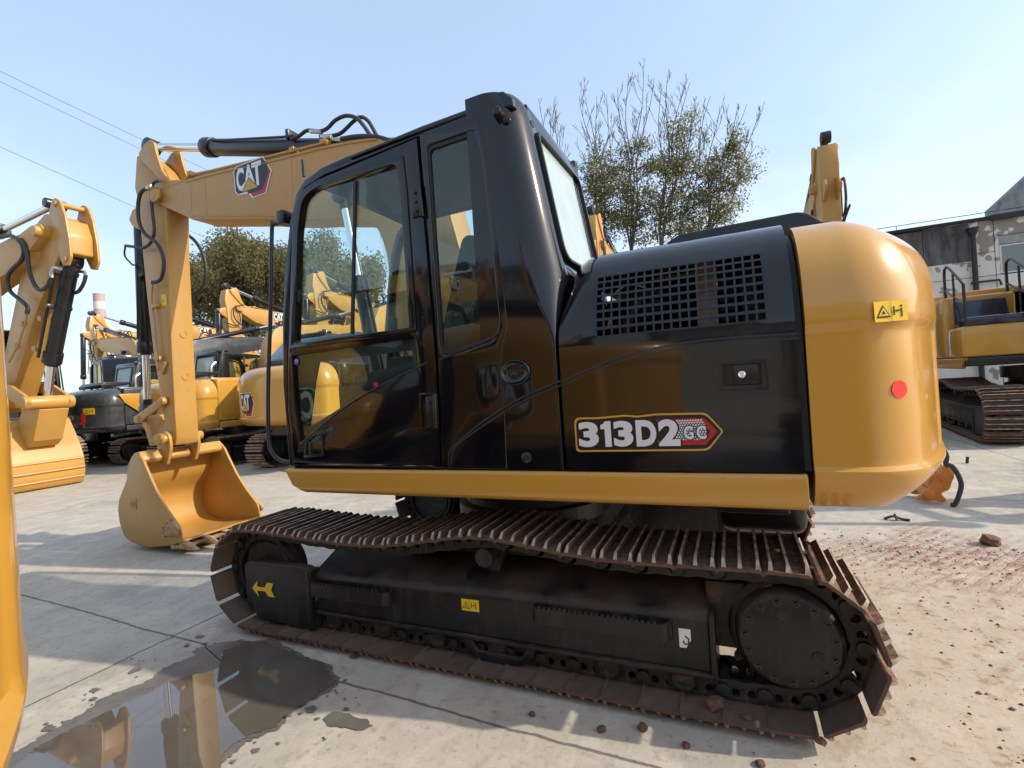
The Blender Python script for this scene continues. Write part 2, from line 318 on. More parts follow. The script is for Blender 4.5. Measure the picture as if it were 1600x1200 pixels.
def catmull(P, k):
    out = []; Q = [P[0]] + list(P) + [P[-1]]
    for i in range(1, len(Q) - 2):
        p0, p1, p2, p3 = Q[i - 1:i + 3]
        for j in range(k):
            t = j / k; out.append(.5 * ((2 * p1) + (-p0 + p2) * t + (2 * p0 - 5 * p1 + 4 * p2 - p3) * t * t + (-p0 + 3 * p1 - 3 * p2 + p3) * t ** 3))
    out.append(P[-1]); return out
def rnd(pts, r, n=5):
    """round the corners of a 2D polygon; r number or list"""
    out = []; K = len(pts)
    for i in range(K):
        p = Vector(pts[i]); a = Vector(pts[i - 1]); b = Vector(pts[(i + 1) % K]); rr = r[i] if isinstance(r, (list, tuple)) else r
        d1 = (a - p); d2 = (b - p); l = min(rr, d1.length * .48, d2.length * .48)
        if l < 1e-5: out.append(tuple(p)); continue
        s_ = p + d1.normalized() * l; e = p + d2.normalized() * l
        for k in range(n + 1): t = k / n; out.append(tuple(s_ * (1 - t) ** 2 + p * 2 * t * (1 - t) + e * t * t))
    return out
OFF = {}
def finer(mb, ml):
    o = MB(); bm = bmesh.new(); ly = bm.faces.layers.int.new('m'); vs = [bm.verts.new(p) for p in mb.v]
    for f, k in zip(mb.f, mb.mi):
        try: bm.faces.new([vs[i] for i in f])[ly] = k
        except ValueError: pass
    bmesh.ops.triangulate(bm, faces=bm.faces[:])
    for _ in range(5):
        es = [e for e in bm.edges if abs(e.verts[0].co.x - e.verts[1].co.x) > ml]
        if not es: break
        bmesh.ops.subdivide_edges(bm, edges=es, cuts=1, use_grid_fill=False); bmesh.ops.triangulate(bm, faces=[f for f in bm.faces if len(f.verts) > 3])
    bm.verts.index_update(); o.v = [v.co.copy() for v in bm.verts]
    for f in bm.faces: o.f.append([v.index for v in f.verts]); o.mi.append(f[ly])
    bm.free(); return o
def mesh_from(mb, name, mats, off=Vector((0, 0, 0)), smooth=32):
    me = bpy.data.meshes.new(name); me.from_pydata([tuple(p - off) for p in mb.v], [], mb.f); me.update()
    for k in (mats if isinstance(mats, (list, tuple)) else [mats]): me.materials.append(MAT[k])
    me.polygons.foreach_set('material_index', mb.mi)
    bm = bmesh.new(); bm.from_mesh(me); bmesh.ops.recalc_face_normals(bm, faces=bm.faces[:]) if smooth is not None else None; bm.to_mesh(me); bm.free()
    if smooth:
        me.polygons.foreach_set('use_smooth', [True] * len(me.polygons)); me.set_sharp_from_angle(angle=radians(smooth))
    me.update(); return me
def root_of(o):
    while o.parent: o = o.parent
    return o
def part(name, mb, mats, parent=None, smooth=32, label=None):
    off = OFF.get(root_of(parent).name, Vector((0, 0, 0))) if parent else Vector((0, 0, 0))
    o = bpy.data.objects.new(name, mesh_from(mb, name, mats, off, smooth)); COL.objects.link(o)
    if parent: o.parent = parent
    if label: o['label'] = label
    return o
def tag(o, label=None, cat=None, group=None, kind=None):
    if label: o['label'] = label
    if cat: o['category'] = cat
    if group: o['group'] = group
    if kind: o['kind'] = kind
    return o
def empty(name, loc, label, cat, group=None, rz=0, scale=1):
    o = bpy.data.objects.new(name, None); COL.objects.link(o); o.location = loc; o.rotation_euler.z = rz; o.scale = (scale,) * 3
    o.empty_display_size = .3
    return tag(o, label, cat, group)
def holed(outer, holes, y0, y1, bev=.004, mapf=None, res=1):
    """plate with holes: 2D outline in (a,b), thickness along the third axis"""
    from mathutils.geometry import tessellate_polygon
    def clean(l):
        o = []
        for p in l:
            if not o or (Vector(p) - Vector(o[-1])).length > 1e-5: o.append(tuple(p))
        if (Vector(o[0]) - Vector(o[-1])).length < 1e-5: o.pop()
        return o
    loops = [clean(l) for l in [outer] + list(holes)]
    flat = [p for l in loops for p in l]; tris = tessellate_polygon([[Vector((p[0], p[1], 0)) for p in l] for l in loops])
    ym = (y0 + y1) / 2; h = abs(y1 - y0) / 2; f = mapf or (lambda a, b, c: (a, ym - c, b)); n = len(flat)
    bm = bmesh.new(); va = [bm.verts.new((p[0], p[1], h)) for p in flat]; vb = [bm.verts.new((p[0], p[1], -h)) for p in flat]
    for t in tris:
        for q in ([va[i] for i in t], [vb[i] for i in t[::-1]]):
            try: bm.faces.new(q)
            except ValueError: pass
    o = 0; rim = []
    for l in loops:
        k = len(l)
        for i in range(k):
            j = (i + 1) % k
            try: bm.faces.new([va[o + i], va[o + j], vb[o + j], vb[o + i]])
            except ValueError: pass
        o += k
    bmesh.ops.recalc_face_normals(bm, faces=bm.faces[:])
    if bev > 0:
        es = [e for e in bm.edges if len(e.link_faces) == 2 and abs(e.verts[0].co.z - e.verts[1].co.z) < 1e-6 and e.calc_face_angle(0) > 1.2]
        bmesh.ops.bevel(bm, geom=es, offset=min(bev, h * .9), segments=res + 1, affect='EDGES', profile=.5, clamp_overlap=True)
    for v in bm.verts: v.co = Vector(f(*v.co))
    return MB().addbm(bm)
TXT = {}
def text2d(body, offset=0.0, extrude=.001, size=1.0, sx=1.0, space=1.0):
    key = (body, offset, extrude, size, sx, space)
    if key in TXT: return TXT[key]
    cu = bpy.data.curves.new('tmp', 'FONT'); cu.body = body; cu.size = size; cu.offset = offset; cu.extrude = extrude; cu.resolution_u = 4; cu.space_character = space
    ob = bpy.data.objects.new('tmp', cu); me = ob.to_mesh(); mb = MB(); mb.add([(v.co.x * sx, v.co.y, v.co.z) for v in me.vertices], [list(p.vertices) for p in me.polygons]); ob.to_mesh_clear()
    bpy.data.objects.remove(ob); bpy.data.curves.remove(cu); TXT[key] = mb; return mb
def frame(o, r, u):
    """matrix taking (x right, y up, z out) to world"""
    r = Vector(r).normalized(); u = Vector(u); u = (u - r * u.dot(r)).normalized(); n = r.cross(u)
    m = Matrix((r, u, n)).transposed().to_4x4(); m.translation = Vector(o); return m
def flat2d(pts, z0, z1):
    mb = MB(); n = len(pts); mb.add([(x, y, z0) for x, y in pts] + [(x, y, z1) for x, y in pts], [list(range(n))[::-1], list(range(n, 2 * n))] + [[i, (i + 1) % n, n + (i + 1) % n, n + i] for i in range(n)]); return mb
def bbox(mb):
    xs = [p.x for p in mb.v]; ys = [p.y for p in mb.v]; return min(xs), max(xs), min(ys), max(ys)
def fit(mb, x0, x1, y0, y1, moff=0, z=0):
    a, b, c, d = bbox(mb); o = MB()
    o.v = [Vector((x0 + (p.x - a) / (b - a) * (x1 - x0), y0 + (p.y - c) / (d - c) * (y1 - y0), p.z + z)) for p in mb.v]; o.f = [list(f) for f in mb.f]; o.mi = [moff] * len(o.f); return o

LOGO_M = ['black_decal', 'red_decal', 'white_decal', 'gold_decal', 'grey_decal']
def maker_logo():
    """unit logo: width 1.0, height .86; materials LOGO_M"""
    mb = MB()
    bk = [(0, .30), (0, .78), (.08, .86), (.74, .86), (.90, .70), (.90, .45), (.72, .12), (.35, .12), (.30, .20), (.06, .20)]
    mb.merge(flat2d([(-.02, .28), (-.02, .80), (.07, .885), (.80, .885), (1.0, .48), (.80, 0), (.42, 0), (.34, .14), (.05, .175)], -.001, .0), None, 2)
    mb.merge(flat2d([(.45, .02), (.36, .2), (.5, .5), (.74, .85), (.79, .86), (.97, .48), (.78, .02)], .0, .002), None, 1)
    mb.merge(flat2d(bk, .002, .004), None, 0)
    mb.merge(fit(text2d('C', .035, .001), .04, .26, .25, .82, 2, .006)); mb.merge(fit(text2d('A', .035, .001), .25, .54, .32, .82, 2, .007)); mb.merge(fit(text2d('T', .035, .001), .48, .74, .25, .82, 2, .008))
    mb.merge(flat2d([(.14, .205), (.385, .52), (.63, .205)], .009, .011), None, 0); mb.merge(flat2d([(.17, .215), (.385, .49), (.60, .215)], .011, .012), None, 3)
    return mb
LOGO = maker_logo()
def logo_at(name, o, r, u, size, parent, depth=.12, label=None, sy=1.0):
    M = frame(o, r, u) @ Matrix.Diagonal((size, size * sy, size * depth * 4, 1)); mb = MB(); mb.merge(LOGO, M); return part(name, mb, LOGO_M, parent, smooth=None, label=label)
def warning_mb(w, h, sq=True):
    """yellow label: triangle + figure"""
    mb = MB(); mb.merge(flat2d([(0, 0), (w, 0), (w, h), (0, h)], 0, .001), None, 0)
    def tri(cx, cy, r, z, m): mb.merge(flat2d([(cx - r, cy - r * .75), (cx + r, cy - r * .75), (cx, cy + r)], z, z + .0005), None, m)
    t = min(h, w * .5); tri(t * .52, h * .46, t * .42, .001, 1); tri(t * .52, h * .46, t * .30, .0015, 0); tri(t * .52, h * .44, t * .12, .002, 1)
    if w > h * 1.3:
        for (a, b, c, d) in ((.56, .60, .28, .72), (.62, .72, .46, .54), (.80, .84, .2, .62), (.74, .8, .48, .54)): mb.merge(flat2d([(a * w, c * h), (b * w, c * h), (b * w, d * h), (a * w, d * h)], .001, .0016), None, 1)
        mb.merge(flat2d([(.82 * w + .035 * w * cos(k), .72 * h + .035 * w * sin(k)) for k in [i * pi / 4 for i in range(8)]], .001, .0016), None, 1)
        mb.merge(flat2d([(.497 * w, 0), (.505 * w, 0), (.505 * w, h), (.497 * w, h)], .001, .0014), None, 1)
    return mb


# ================================================================== SETTING: ground and puddles
g = MB(); g.add([(-400, -200, 0), (400, -200, 0), (400, 600, 0), (-400, 600, 0)], [(0, 1, 2, 3)])
ground = part('concrete_ground', g, 'concrete', smooth=None); tag(ground, kind='structure')
def ragged(pts, n=4, amp=.02, seed=1):
    rr = random.Random(seed); out = []; ph = [rr.uniform(0, 6) for _ in range(8)]; arcl = 0
    for i in range(len(pts)):
        a = Vector(pts[i]); b = Vector(pts[(i + 1) % len(pts)])
        for k in range(n):
            p = a.lerp(b, k / n); t_ = arcl + (b - a).length * k / n; d_ = (b - a).normalized(); w_ = amp * (1.5 * sin(t_ * 11 + ph[0]) + 1.1 * sin(t_ * 23 + ph[1]) + .8 * sin(t_ * 47 + ph[2]) + .5 * sin(t_ * 97 + ph[3])); p = p + Vector((-d_.y, d_.x)) * w_ * .8; out.append((p.x + rr.uniform(-amp, amp), p.y + rr.uniform(-amp, amp) * .6))
        arcl += (b - a).length
    return out
def gsheet(name, px, z, m, amp=.02, seed=1, n=14):
    pts = ragged([tuple(PZ(u, v).to_2d()) for u, v in px], n, amp, seed)
    mb = MB(); mb.add([(x, y, z) for x, y in pts], [list(range(len(pts)))]); return tag(part(name, mb, m, smooth=None), kind='structure')
damp = gsheet('damp_ground', [(308, 1014), (330, 1008), (375, 1000), (420, 1000), (470, 1022), (514, 1041), (529, 1066), (500, 1092), (442, 1124), (439, 1139), (400, 1152), (367, 1169), (350, 1200), (330, 1300), (250, 1420), (-100, 1420), (-60, 1230), (20, 1176), (86, 1139), (161, 1094), (225, 1067), (262, 1041), (300, 1026)], .004, 'damp_concrete', .010, 3)
puddle = gsheet('puddle', [(337, 1046), (350, 1018), (380, 1006), (420, 1006), (470, 1026), (511, 1044), (525, 1066), (496, 1090), (438, 1122), (434, 1137), (397, 1149), (362, 1166), (345, 1198), (320, 1300), (240, 1400), (-90, 1400), (-30, 1260), (30, 1192), (70, 1163), (124, 1133), (172, 1114), (215, 1093), (262, 1070), (300, 1056)], .008, 'puddle_water', .008, 5)
for i, (px, sd) in enumerate([([(478, 1108), (487, 1103), (497, 1106), (490, 1113), (480, 1115)], 3), ([(508, 1125), (520, 1115), (545, 1117), (575, 1124), (582, 1136), (565, 1143), (540, 1140), (520, 1136)], 4), ([(500, 1156), (508, 1150), (512, 1156), (505, 1160)], 5)]):
    gsheet('wet_stain', px, .004, 'damp_concrete', .006, sd, 3)

rr_d = random.Random(8); mb = MB(); edge = [(296, 1001), (262, 1041), (225, 1067), (161, 1094), (86, 1139), (514, 1041), (529, 1066), (500, 1092), (442, 1124), (400, 1152), (367, 1169), (350, 1200)]
for _ in range(70):
    u, v = rr_d.choice(edge); c = PZ(u + rr_d.gauss(0, 26), v + rr_d.gauss(0, 12)); r0 = rr_d.choice([.006, .008, .012, .02, .03])
    mb.add([(c.x + cos(a) * r0 * rr_d.uniform(.5, 1.5), c.y + sin(a) * r0 * rr_d.uniform(.4, 1.2), .0045 + rr_d.random() * .001) for a in [2 * pi * k / 9 for k in range(9)]], [list(range(9))])
tag(part('damp_spots', mb, 'damp_concrete', smooth=None), kind='structure')
# ================================================================== MAIN EXCAVATOR
XC = Vector((-1.4, 3.435, 0))
EX = empty('excavator', XC, 'nearest tracked excavator with glossy black cab and 313D2 lettering on its engine door', 'excavator', 'excavators parked in the yard')
OFF[EX.name] = XC
YS = 2.20          # plane of the near body side
# ---------- tracks
SPR = Vector((.15, 0, .375)); IDL = Vector((-2.93, 0, .365)); RP = .262
def px_top():
    # sagging upper run measured on the near shoe edge, then lowered to the pins
    q = [(-2.94, .69), (-2.69, .672), (-2.19, .65), (-1.84, .655), (-1.65, .68), (-1.42, .72), (-1.22, .745), (-1.0, .725), (-.72, .69), (-.5, .68), (-.16, .685), (.15, .70)]
    return [Vector((x, 0, z - .055)) for x, z in q]
path = []
for i in range(12): t = radians(90 + 180 * i / 12); path.append(IDL + Vector((cos(t) * RP, 0, sin(t) * RP)))
path += [Vector((x, 0, .105)) for x in (-2.8, -2.2, -1.6, -1, -.4)]
for i in range(13): t = radians(-90 + 170 * i / 12); path.append(SPR + Vector((cos(t) * RP, 0, sin(t) * RP)))
path += px_top()[::-1][1:-1]
pts = catmull(path + [path[0]], 8)
ln = [0]
for a, b in zip(pts, pts[1:]): ln.append(ln[-1] + (b - a).length)
NSH = 46
def on_path(s):
    s %= ln[-1]
    for i in range(len(ln) - 1):
        if ln[i + 1] >= s: t = (s - ln[i]) / (ln[i + 1] - ln[i] + 1e-9); return pts[i].lerp(pts[i + 1], t)
pins = [on_path(ln[-1] * (k + .35) / NSH) for k in range(NSH)]
cenv = sum(pins, Vector()) / NSH
PIT = ln[-1] / NSH
# shoe: profile across chain direction t, outward n ; origin = middle between pins
def shoe_mb(seed=0):
    rr = random.Random(seed); mb = MB(); h = PIT / 2; W2 = .25
    pl = [(-h + .002, .044), (-h + .012, .050), (h - .022, .050), (h - .010, .046), (h - .001, .036), (h + .004, .042), (h - .002, .056), (h - .016, .063), (-h + .006, .062), (-h - .002, .054)]
    mb.prism(pl, -W2, W2, m=0)
    for t0, hh in ((-h + .012, .032), (-.006, .030), (h - .030, .032)):
        y0 = -W2 + .006; y1 = W2 - .006; b = .012; tp = .0055; n0 = .058; n1 = .062 + hh
        v = []
        ch = .022
        for y, nn in ((y0, n0), (y0 + .004, n1 - ch), (y0 + ch, n1), (y1 - ch, n1), (y1 - .004, n1 - ch), (y1, n0)):
            w_ = b if nn <= n0 + .001 else (tp if nn >= n1 - .001 else b - (b - tp) * .6); v += [(t0 - w_, y, nn), (t0 + w_, y, nn)]
        # side faces + top strip
        f = [[0, 2, 4, 6, 8, 10], [1, 11, 9, 7, 5, 3]]
        mb.add(v, f, 0); mb.add(v, [[2 * i, 2 * i + 1, 2 * i + 3, 2 * i + 2] for i in range(5)], 1)
    for yy in (-.115, .04, .115, -.04):
        for t0 in (-.045, .032): mb.cyl((t0, yy, .060), (t0, yy, .071), .013, 6, m=0)
    for i, p in enumerate(mb.v): p.z += rr.uniform(-.0012, .0012)
    # inner wear face colour: everything pointing inward
    return mb
def recolour_inner(me):
    for p in me.polygons:
        if p.normal.z < -.8: p.material_index = 2
SHM = [mesh_from(shoe_mb(k), 'track_shoe', ['shoe_steel', 'grouser_tip', 'shoe_inner'], smooth=30) for k in range(3)]
for me in SHM: recolour_inner(me)
def link_mb():
    mb = MB(); h = PIT / 2
    for y in (-.088, .088):
        s_ = 1 if y > 0 else -1
        outl = rnd([(-h - .040, -.036), (-h + .03, -.045), (0, -.036), (h - .03, -.045), (h + .036, -.030), (h + .036, .034), (h - .01, .048), (-h + .0, .048), (-h - .040, .030)], .02, 3)
        holes = [[(cx + rr_ * cos(a), .012 + rr_ * 1.15 * sin(a)) for a in [2 * pi * i / 8 for i in range(8)]] for cx, rr_ in ((-.036, .019), (.030, .019))]
        mb.merge(holed(outl, holes, y - .013, y + .013, .002))
        for cx in (-h,): mb.cyl((cx, y + s_ * .01, 0), (cx, y + s_ * .03, 0), .030, 14, bev=.004)
        for cx in (-.036, .03): mb.cyl((cx, y - .006, .030), (cx, y - .006, .052), .013, 6)
    mb.cyl((-h, -.09, 0), (-h, .09, 0), .028, 12)
    return mb
LKM = mesh_from(link_mb(), 'track_link', ['grime'], smooth=30)
def shoe_mtx(k):
    a = pins[k]; b = pins[(k + 1) % NSH]; c = (a + b) / 2; t = (b - a).normalized()
    n = Vector((t.z, 0, -t.x))
    if n.dot(c - cenv) < 0: n = -n
    y = n.cross(t); m = Matrix((t, y, n)).transposed().to_4x4(); m.translation = c; return m
TYN, TYF = 2.44, 4.43
for yy in (TYN, TYF):
    for k in range(NSH):
        m_ = shoe_mtx(k); m_.translation.y = yy
        o = bpy.data.objects.new('track_shoe', SHM[(k * 7 + int(yy)) % 3]); COL.objects.link(o); o.parent = EX; o.matrix_local = Matrix.Translation(-XC) @ m_
        o = bpy.data.objects.new('track_link', LKM); COL.objects.link(o); o.parent = EX; o.matrix_local = Matrix.Translation(-XC) @ m_
# joined belt for the machines farther off
belt = MB()
for k in range(NSH):
    m_ = shoe_mtx(k)
    b_ = MB(); h = PIT / 2; b_.box(-h, h - .012, -.25, .25, .045, .062, m=0)
    for t0 in (-h + .012, -.006, h - .03): b_.box(t0 - .009, t0 + .009, -.245, .245, .055, .094, m=1)
    b_.box(-h, h, -.09, -.065, -.04, .05, m=2); b_.box(-h, h, .065, .09, -.04, .05, m=2)
    belt.merge(b_, m_)
BELT = mesh_from(belt, 'track_belt', ['shoe_steel', 'grouser_tip', 'grime'], smooth=None)

def undercarriage(yc, s, front=True):
    """track frame, idler, sprocket, rollers around chain centre yc; s=-1: outer side faces the camera"""
    o_ = s  # outer direction in Y
    near = yc + o_ * .14
    # main frame beam: bevelled box with sloping upper face
    def Yv(d): return yc + o_ * d
    mb = MB()
    prof = [(.14, .185), (.14, .385), (.115, .415), (-.12, .52), (-.16, .52), (-.16, .185)]
    x0, x1 = -2.46, -.155
    ring = lambda x, zz=0: [(x, Yv(d), z + (.018 if z > .3 else 0) * ((x - x0) / (x1 - x0)) * 1.6) for d, z in prof]
    n = len(prof); v = ring(x0) + ring(x1); f = [list(range(n)), list(range(2 * n - 1, n - 1, -1))] + [[i, (i + 1) % n, n + (i + 1) % n, n + i] for i in range(n)]
    mb.solid(v, f, .012, 3)
    # lower lip, rear end cap
    mb.box(x0 - .02, x1 + .01, min(Yv(.12), Yv(.155)), max(Yv(.12), Yv(.155)), .165, .187, .006)
    mb.prism(rnd([(x1 - .002, .15), (x1 + .022, .15), (x1 + .022, .44), (x1 - .002, .44)], .006), min(Yv(-.1), Yv(.155)), max(Yv(-.1), Yv(.155)), .006)
    mb.prism(rnd([(x0 - .02, .16), (x0 + .01, .16), (x0 + .01, .40), (x0 - .02, .40)], .006), min(Yv(-.1), Yv(.155)), max(Yv(-.1), Yv(.155)), .006)
    fr = part('track_frame', mb, 'undercarriage', EX)
    if s < 0:
        hm = MB(); hm.lathe((-1.34, Yv(.02), .445), (0, -.62, 1), [(-.005, .072), (.028, .072), (.030, .068)], 28); part('frame_opening', hm, 'seal_rubber', fr)
    # idler guard plate
    gp = MB(); gp.prism(rnd([(-3.03, .43), (-3.025, .20), (-2.93, .075), (-2.44, .075), (-2.44, .43), (-2.47, .455), (-2.98, .455)], [.03, .05, .08, .03, .01, .02, .03]), min(Yv(.11), Yv(.17)), max(Yv(.11), Yv(.17)), .012, 3)
    gp.box(-2.48, -2.435, min(Yv(.09), Yv(.18)), max(Yv(.09), Yv(.18)), .07, .44, .012)
    G = part('idler_guard', gp, 'undercarriage', EX)
    if s < 0:
        aY = Yv(.17) - .0035
        ar = flat2d([(0, .5), (.30, .95), (.24, .62), (.62, .62), (.76, .92), (1.05, .90), (.93, .52), (1.08, .14), (.78, .14), (.64, .40), (.24, .38), (.30, .05)], 0, .0012)
        mb = MB(); mb.merge(ar, frame((-2.955, aY, .225), (1, 0, .0), (0, 0, 1)) @ Matrix.Diagonal((.185, .115, 1, 1))); part('arrow_decal', mb, 'warning_yellow', G, smooth=None)
    # idler wheel
    mb = MB(); mb.lathe((IDL.x, yc - .075, IDL.z), (0, 1, 0), [(0, .10), (.0, .19), (.012, .20), (.012, .225), (.045, .235), (.05, .255), (.10, .255), (.105, .235), (.138, .225), (.138, .20), (.15, .19), (.15, .10)], 48)
    part('idler', mb, 'grime', EX)
    # bottom rollers (with end caps) and carrier roller
    for x in (-2.32, -1.95, -1.58, -1.21, -.62, -.28):
        mb = MB(); mb.lathe((x, yc - .09, .125), (0, 1, 0), [(0, .07), (.0, .085), (.05, .085), (.055, .07), (.125, .07), (.13, .085), (.18, .085), (.18, .07)], 24)
        mb.lathe((x, Yv(.10), .130), (0, o_, 0), [(-.02, .055), (.015, .055), (.03, .048), (.03, .02)], 18)
        mb.box(x - .05, x + .05, min(Yv(.09), Yv(.135)), max(Yv(.09), Yv(.135)), .11, .19, .01)
        part('track_roller', mb, 'grime', EX)
    mb = MB(); mb.lathe((-1.27, Yv(.10), .585), (0, -o_, 0), [(0, .03), (.0, .042), (.006, .052), (.05, .055), (.055, .045), (.16, .045), (.165, .055), (.20, .055)], 28); mb.box(-1.31, -1.23, min(Yv(-.15), Yv(0)), max(Yv(-.15), Yv(0)), .47, .56, .01)
    part('carrier_roller', mb, 'grime', EX)
    # chain guide between the rollers
    mb = MB(); mb.prism(rnd([(-1.40, .19), (-1.38, .10), (-1.30, .065), (-1.08, .065), (-1.0, .10), (-.98, .19), (-1.02, .19), (-1.06, .11), (-1.32, .11), (-1.36, .19)], .02, 3), min(Yv(.125), Yv(.145)), max(Yv(.125), Yv(.145)), .004)
    part('chain_guide', mb, 'undercarriage', EX)
    # sprocket with teeth
    NT = 23; pr = []
    for i in range(NT):
        a = 2 * pi * i / NT; st = 2 * pi / NT
        for da, r in ((-.5, .232), (-.30, .236), (-.12, .275), (.12, .275), (.30, .236)): pr.append((SPR.x + cos(a + da * st) * r, SPR.z + sin(a + da * st) * r))
    mb = MB(); mb.prism(pr, yc - .025, yc + .025, .003, 1); spk = part('sprocket', mb, 'grime', EX)
    # final drive housing, cover plate and bolts
    mb = MB(); mb.lathe((SPR.x, yc - o_ * .10, SPR.z), (0, o_, 0), [(-.1, .2), (.09, .2), (.125, .232), (.15, .232), (.16, .222), (.165, .205), (.235, .200), (.25, .190), (.256, .178), (.256, .0001)], 64)
    hb = part('final_drive', mb, 'undercarriage', EX)
    mb = MB(); mb.box(-.17, .12, min(Yv(-.06), Yv(-.18)), max(Yv(-.06), Yv(-.18)), .20, .60, .03); mb.box(-.17, .0, min(Yv(.05), Yv(-.10)), max(Yv(.05), Yv(-.10)), .26, .56, .02); part('motor_housing', mb, 'grime', EX)
    cY = yc - o_ * .10 + o_ * .256
    for i in range(15):
        a = 2 * pi * (i + .3) / 15; c = Vector((SPR.x + cos(a) * .166, cY, SPR.z + sin(a) * .166))
        mb = MB(); mb.lathe(c - Vector((0, o_ * .002, 0)), (0, o_, 0), [(0, .017), (.003, .0165), (.0035, .0105), (.012, .010), (.013, .006), (.009, .005), (.009, .0001)], 12); part('bolt', mb, 'black_satin', hb)
    for a, r in ((1.75, .115), (-.45, .11)):
        c = Vector((SPR.x + cos(a) * r, cY, SPR.z + sin(a) * r)); mb = MB(); mb.lathe(c - Vector((0, o_ * .002, 0)), (0, o_, 0), [(0, .026), (.006, .025), (.007, .015), (.005, .012), (.005, .0001)], 20); part('drain_plug', mb, 'undercarriage', hb)
    # grip steps on the beam
    if s < 0:
        for xa, xb, za in ((-2.44, -1.83, .375), (-.98, -.30, .405)):
            yy = Yv(.14); yo = Yv(.205)
            st = MB(); rim = rnd([(xa, yy), (xa + .02, yo), (xb - .03, yo), (xb, yy)], .03, 4)
            top = [(p[0], p[1], za) for p in rim]; bot = [(p[0], p[1], za - .075) for p in rim]
            ins = rnd([(xa + .008, yy), (xa + .026, yo + .008), (xb - .036, yo + .008), (xb - .008, yy)], .03, 4)
            ti = [(p[0], p[1], za) for p in ins]; bi = [(p[0], p[1], za - .075) for p in ins]; k = len(rim)
            st.add(top + bot + ti + bi, [[i, i + 1, k + i + 1, k + i] for i in range(k - 1)] + [[2 * k + i, 2 * k + i + 1, 3 * k + i + 1, 3 * k + i][::-1] for i in range(k - 1)] + [[i, i + 1, 2 * k + i + 1, 2 * k + i] for i in range(k - 1)] + [[k + i, k + i + 1, 3 * k + i + 1, 3 * k + i] for i in range(k - 1)])
            xx = xa + .05
            while xx < xb - .07: st.box(xx, xx + .014, yo - .002, yo + .009, za - .002, za + .010); xx += .026
            part('step', st, 'undercarriage', fr)
undercarriage(TYN, -1); undercarriage(TYF, 1)
# car body between the tracks, swivel
mb = MB(); mb.prism([(-2.05, .42), (-1.85, .60), (-.95, .60), (-.72, .42)], TYN + .12, TYF - .12, .02); mb.lathe((-1.4, 3.435, .58), (0, 0, 1), [(0, .55), (.10, .55), (.11, .50), (.17, .50), (.18, .58), (.34, .58)], 64)
mb.box(-2.0, -1.7, TYN + .1, TYF - .1, .30, .5, .02); mb.box(-1.05, -.75, TYN + .1, TYF - .1, .3, .5, .02)
part('car_body', mb, 'undercarriage', EX)
# ---------- upper structure: floor frame, sill
mb = MB(); mb.box(-2.48, .24, 2.24, 4.64, .965, 1.08, .01); mb.box(-.10, .30, 2.78, 3.3, .66, .97, .06, seg=4); mb.prism([(-.55, .965), (-.45, .90), (-.05, .84), (.2, .84), (.2, .965)], 2.5, 3.2, .01)
part('upper_frame', mb, 'black_satin', EX)
for (ya, yb, nm) in ((2.192, 2.25, 'n'), (4.62, 4.678, 'f')):
    o_ = -1 if nm == 'n' else 1; yo = ya if nm == 'n' else yb; yi = yb if nm == 'n' else ya
    prof = rnd([(yo, .965), (yo, 1.068), (yo + -o_ * .012, 1.080), (yi, 1.080), (yi, .935), (yo - o_ * .022, .935)], [.02, .02, .004, 0, 0, .02], 4)
    mb = MB(); n = len(prof); xs = [(-2.505, 1.08), (-2.44, .0)]
    v = []; 
    for x, z in prof: v.append((-2.51 + max(0, (1.075 - z)) * .58 + max(0, (.985 - z)) * 1.2, x, z))
    v += [(.243, x, z) for x, z in prof]
    mb.solid(v, [list(range(n)), list(range(2 * n - 1, n - 1, -1))] + [[i, (i + 1) % n, n + (i + 1) % n, n + i] for i in range(n)], .003, 1)
    part('side_skirt', mb, 'yellow_paint', EX, 40)

# ---------- cab
CABZ = 1.086; YO = 2.205
outline = S(2.22, [(452, 727), (442, 600), (441, 500), (447, 400), (452, 345), (461, 303), (474, 281), (500, 261), (545, 241), (600, 219), (655, 196), (744, 163)])
RX = lambda z: -.865 + (2.95 - z) * .165 if z > 2.0 else -.71        # rear face of the cab
cabroot = MB()
# roof: rounded cap over the full width
roof = [(x, z) for x, z in outline[6:]] + [(-1.0, 2.935), (-.93, 2.925), (-.885, 2.88), (-.875, 2.83), (-1.1, 2.86), (-1.6, 2.84), (-2.08, 2.805), (-2.22, 2.765)]
cabroot.prism(roof, 2.225, 3.235, .035, 4, ang=50)
for ya, yb in ((2.222, 2.275), (3.19, 3.238)):
    o_l = outline[0:9]; i_l = [(x + .055, z - (.02 if z > 2.6 else 0)) for x, z in o_l[:6]] + [(x + .02, z - .045) for x, z in o_l[6:]]
    cabroot.prism(o_l + i_l[::-1], ya, yb, .012, 2, ang=50)
# rear wall + rounded rear corners, lofted; window opening left free
def corner(yn, sgn):
    rows = []; zs = [CABZ, 1.3, 1.5, 1.62, 1.70, 1.76, 1.82, 1.87, 1.92, 1.97, 2.03, 2.1, 2.2, 2.35, 2.5, 2.65, 2.8, 2.86, 2.9, 2.93]
    for z in zs:
        b_ = sm_(z, 1.66, 2.03); rr_ = .018 + (.155 - .018) * b_; xr2 = (-.738) * (1 - b_) + RX(max(z, 2.001)) * b_
        if z > 2.85: xr2 -= .03 * ((z - 2.85) / .08) ** 2
        row = [(-1.13, yn + sgn * .004, z)]
        for k in range(11): t = k / 10 * pi / 2; row.append((xr2 - rr_ + sin(t) * rr_, yn + sgn * (.004 * (1 - b_) + rr_ - cos(t) * rr_), z))
        row.append((xr2 - .002, yn + sgn * (rr_ + .03), z)); rows.append(row)
    return rows
def sm_(x, a, b): t = min(1, max(0, (x - a) / (b - a))); return t * t * (3 - 2 * t)
